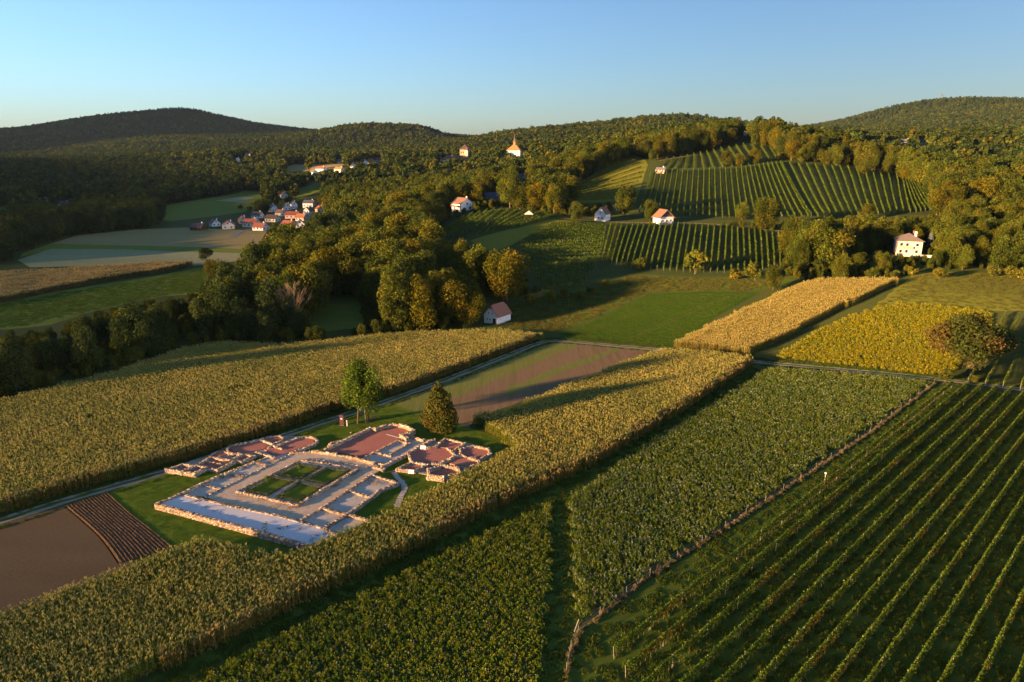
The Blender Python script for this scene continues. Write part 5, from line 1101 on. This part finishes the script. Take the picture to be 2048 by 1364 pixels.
# ------------------------------------------------------------------ woods: open ground as seen in the photograph stays open
OPEN = [
 [(-400,860),(0,800),(100,775),(230,745),(370,695),(450,684),(560,690),(700,676),(830,664),(955,655),(962,605),(1030,600),(1040,592),(1100,588),(1200,572),(1255,545),(1400,552),(1555,548),(1600,562),(1790,560),(1830,540),(2060,540),(2600,560),(2900,1500),(-900,1500)],
 [(1025,495),(1080,452),(1150,440),(1560,464),(1578,505),(1550,548),(1400,552),(1255,545),(1200,572),(1085,588),(1062,560)],
 [(868,455),(930,430),(1000,414),(1120,430),(1150,440),(1080,455),(1022,495),(985,505),(940,480),(885,478)],
 [(1132,388),(1200,346),(1266,310),(1300,325),(1330,317),(1420,300),(1480,286),(1545,293),(1562,320),(1700,334),(1790,350),(1840,375),(1905,415),(1890,425),(1640,437),(1480,440),(1350,446),(1180,442),(1258,402),(1140,406)],
 [(45,503),(103,482),(154,470),(273,457),(369,453),(480,463),(550,462),(490,500),(475,525),(430,530),(425,560),(415,575),(330,590),(260,604),(180,624),(100,652),(0,664),(-300,720),(-300,540),(0,528)],
 [(300,430),(340,408),(420,395),(490,382),(528,383),(525,395),(500,408),(515,416),(400,436),(345,442)],
 [(580,388),(640,360),(642,380),(600,396)], [(565,336),(590,329),(688,329),(680,338),(572,345)], [(-10,435),(-10,413),(26,411),(20,426)],
 [(622,640),(632,606),(660,594),(705,592),(722,600),(715,640),(690,650),(640,655)]]
def open_px(u, v):
    k = np.zeros(len(u), bool)
    for po in OPEN: k |= inpoly(u, v, po)
    return k
drape('hollow_meadow', [(610,668),(625,606),(660,590),(715,590),(730,605),(725,655)], M_clover, .06, 3)
def candidates(r0, r1, sp, jit):
    P = []; r_ = r0
    while r_ < r1:
        s = sp; n = int(2 * .72 * r_ / s); a = np.linspace(-.72, .72, n) + rng.uniform(-.5, .5) * s / r_; a = a + rng.normal(0, jit * s / r_, n); rr = r_ + rng.normal(0, jit * s, n)
        P.append(np.stack([rr * np.sin(a), rr * np.cos(a)], 1)); r_ += s * .87
    return np.concatenate(P)
def wood(r0, r1, sp, hgt, hvar):
    Q = candidates(r0, r1, sp, .28); z = H(Q[:, 0], Q[:, 1]); h = hgt * rng.normal(1, hvar, len(Q)).clip(.6, 1.22); h = np.where((Q[:, 0] > 140) & (Q[:, 1] < 370), h * .68, h)
    keep = np.ones(len(Q), bool)
    for f in (0.02, .5, .92):
        q_ = proj(np.column_stack([Q, z + h * f])); keep &= ~open_px(q_[:, 0], q_[:, 1])
        if f == .02: keep &= (q_[:, 0] > -140) & (q_[:, 0] < 2190)
    for sx in (-.6, .6):
        q_ = proj(np.column_stack([Q[:, 0] + sx * h * .3, Q[:, 1], z + h * .6])); keep &= ~open_px(q_[:, 0], q_[:, 1])
    pt = proj(np.column_stack([Q, z + h * .9])); pb = proj(np.column_stack([Q, z])); kk = FPX / pt[:, 2]
    for (x0, y0, x1, y1, yy) in HOUSE_PX:               # nothing in front of, or growing through, a house
        hit = (pt[:, 0] > x0 - h * .22 * kk) & (pt[:, 0] < x1 + h * .22 * kk) & (pt[:, 1] < y1) & (pb[:, 1] > y0) & (Q[:, 1] < yy + 9) & (pt[:, 1] < y1 - 1)
        low = hit & (pt[:, 1] > y0 + .55 * (y1 - y0)); keep &= ~(hit & ~low)
    for (hu, hv) in ((1813, 507), (1205, 440), (1326, 446), (1494, 270), (1752, 285), (925, 420), (1014, 602), (1200, 380), (1230, 350)):
        hp = px(hu, hv); dx, dy = hp[0] - Q[:, 0], hp[1] - Q[:, 1]; al = dx * SUN_TO.x + dy * SUN_TO.y; ac = np.abs(-dx * SUN_TO.y + dy * SUN_TO.x); keep &= ~((al > -2) & (al < 75) & (ac < 9.5) & (z + h - al * math.tan(SUN_EL) > hp[2] + 1))
    return Q[keep], z[keep], h[keep]
def visible(Q, z, h, m=6):
    """Whether a crown top clears the terrain (and the low wood on it) on the way to the camera."""
    ok = np.ones(len(Q), bool); T = np.column_stack([Q, z + h])
    for f in np.linspace(.25, .985, 70):
        x, y = T[:, 0] * f, T[:, 1] * f; zz = CAM_H + (T[:, 2] - CAM_H) * f; ok &= zz > H(x, y) - 1 + np.where(f < .9, 0, -m)
    return ok
WQ, WZ, WH = wood(150, 720, 7.4, 16.5, .26)
WQ2, WZ2, WH2 = wood(720, 1650, 9.0, 16, .22)
WQ3, WZ3, WH3 = wood(1650, 4300, 12.5, 17, .22)
for nm in ('WQ,WZ,WH', 'WQ2,WZ2,WH2', 'WQ3,WZ3,WH3'):
    a_, b_, c_ = [globals()[x] for x in nm.split(',')]; k = visible(a_, b_, c_)
    for x, y in zip(nm.split(','), (a_, b_, c_)): globals()[x] = y[k]
print('trees', len(WQ), len(WQ2), len(WQ3))
# which of the nearer trees show largest: paint crowns front to back on a coarse picture
W_, H_ = 1024, 682; zb_ = np.zeros((H_, W_), bool); area = np.zeros(len(WQ)); order = np.argsort(WQ[:, 1])
ctr = proj(np.column_stack([WQ, WZ + WH * .62])) ; kk = FPX / ctr[:, 2] / 2
for i in order:
    u, v = ctr[i, 0] / 2, ctr[i, 1] / 2; rx, ry = WH[i] * .31 * kk[i], WH[i] * .40 * kk[i]
    x0, x1, y0, y1 = int(max(0, u - rx)), int(min(W_, u + rx + 1)), int(max(0, v - ry)), int(min(H_, v + ry + 1))
    if x1 <= x0 or y1 <= y0: continue
    yy, xx = np.mgrid[y0:y1, x0:x1]; m = ((xx - u) / rx) ** 2 + ((yy - v) / ry) ** 2 < 1; sub = zb_[y0:y1, x0:x1]; area[i] = (m & ~sub).sum(); sub |= m
sel = np.argsort(-area)[:262]; sel = sel[area[sel] > 12]
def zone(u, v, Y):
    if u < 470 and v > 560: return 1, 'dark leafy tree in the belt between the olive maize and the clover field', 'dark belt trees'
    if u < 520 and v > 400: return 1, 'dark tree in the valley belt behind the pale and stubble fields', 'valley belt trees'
    if 1540 < u < 1790 and v > 455: return 0, 'sunlit tree in the clump beside the two-storey cream house', 'clump trees'
    if u > 1560 and v > 300: return 0, 'leafy tree in the wood beyond the far flank vine rows', 'far flank wood trees'
    if u > 1230 and v < 345: return 0, 'leafy tree on the crest around the hilltop house', 'crest trees'
    if u > 1060 and v > 430: return 0, 'tree in the hedge along the hillside lane', 'lane hedge trees'
    if 700 < u < 1300 and v < 430: return 0, 'leafy tree on the wooded slope below castle and chapel', 'castle slope trees'
    if u < 700 and v < 460: return 1, 'leafy tree among the village houses', 'village trees'
    return 0, 'golden-green tree in the wood behind the olive maize field', 'golden wood trees'
for i in sel:
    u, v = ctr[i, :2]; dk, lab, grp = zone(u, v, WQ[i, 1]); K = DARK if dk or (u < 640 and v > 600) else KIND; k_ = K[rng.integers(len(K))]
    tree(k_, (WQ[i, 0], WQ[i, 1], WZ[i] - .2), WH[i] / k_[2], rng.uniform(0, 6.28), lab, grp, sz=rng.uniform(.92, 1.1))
rest = np.ones(len(WQ), bool); rest[sel] = False
# the rest of the woods, uncountable
def lod(seed, Rx, Rz, zc, shp, cols, n, leaf, mat):
    return crown_mesh('wood_tree', seed, Rx, Rz, zc, 16, n, leaf, cols, .42, shp, mat, inner=.1)
M_wood_l = veg('woodland_leaves', obj_var=TF, world=[(.006, [(.35, (.8, .85, .85)), (.65, (1.2, 1.12, 1.0))])], trans=.25)
NEARK = [lod(800 + i, rx, rz, zc, s_, LC, 2600, .48, M_wood_l) for i, (rx, rz, zc, s_) in enumerate([(5.4, 7.8, 8.8, 'egg'), (6.0, 7.2, 8.6, 'round'), (4.8, 8.2, 8.8, 'egg'), (6.2, 7.4, 8.6, 'round')])]
FARK = [lod(820 + i, rx, rz, zc, s_, c_, 420, 1.15, M_wood_l) for i, (rx, rz, zc, s_, c_) in enumerate([(5.6, 6.6, 9.5, 'egg', LC), (6.2, 6, 9.5, 'round', FC), (5.4, 6.8, 10, 'round', DC), (5.8, 6.2, 9.6, 'egg', FC), (3.6, 9.0, 9.6, 'cone', DC), (3.4, 9.6, 10.4, 'cone', DC)])]
def put_wood(name, Q, z, h, K, base_h, label, con=0.0):
    n = len(Q); k = rng.integers(0, 4, n)
    if len(K) > 4:                                      # conifers stand in drifts
        f = np.sin(Q[:, 0] * .0041 + 2 * np.sin(Q[:, 1] * .0023)) + np.sin(Q[:, 1] * .0057 + 1.7 * np.sin(Q[:, 0] * .0031)) + rng.normal(0, .7, n)
        k = np.where(f > con, rng.integers(4, 6, n), k)
    tag(scatter(name, np.column_stack([Q, z - .3]), rng.uniform(0, 6.28, n), h / base_h, k, K), label, 'forest')
put_wood('forest', WQ[rest], WZ[rest], WH[rest], NEARK, 16.5, 'mixed deciduous wood filling the slopes around the fields')
put_wood('forest', WQ2, WZ2, WH2, FARK, 16.5, 'darker continuous forest on the middle hills', 1.5)
put_wood('forest', WQ3, WZ3, WH3, FARK, 16.0, 'distant continuous forest covering the mountains on the skyline', .6)
UQ, UZ, UH = wood(150, 480, 4.2, 4.6, .3); k = visible(UQ, UZ, UH); UQ, UZ, UH = UQ[k], UZ[k], UH[k]
put_wood('undergrowth', UQ, UZ, UH, NEARK, 16.5, 'leafy undergrowth filling the wood edges near the fields')

# ------------------------------------------------------------------ thin air haze around the whole place
m, N, L, out = new_mat('air'); pv = N.new('ShaderNodeVolumePrincipled'); pv.inputs['Color'].default_value = (.38, .62, 1.0, 1); pv.inputs['Density'].default_value = 1.5e-5; pv.inputs['Anisotropy'].default_value = .2
L.new(pv.outputs[0], out.inputs['Volume'])
ZT = float(GZ.max()) + 45
o = MB().box(-9900, 9900, -1200, 9700, min(-6, float(GZ.min()) - 1), ZT).build('haze', m, None, 'stuff')
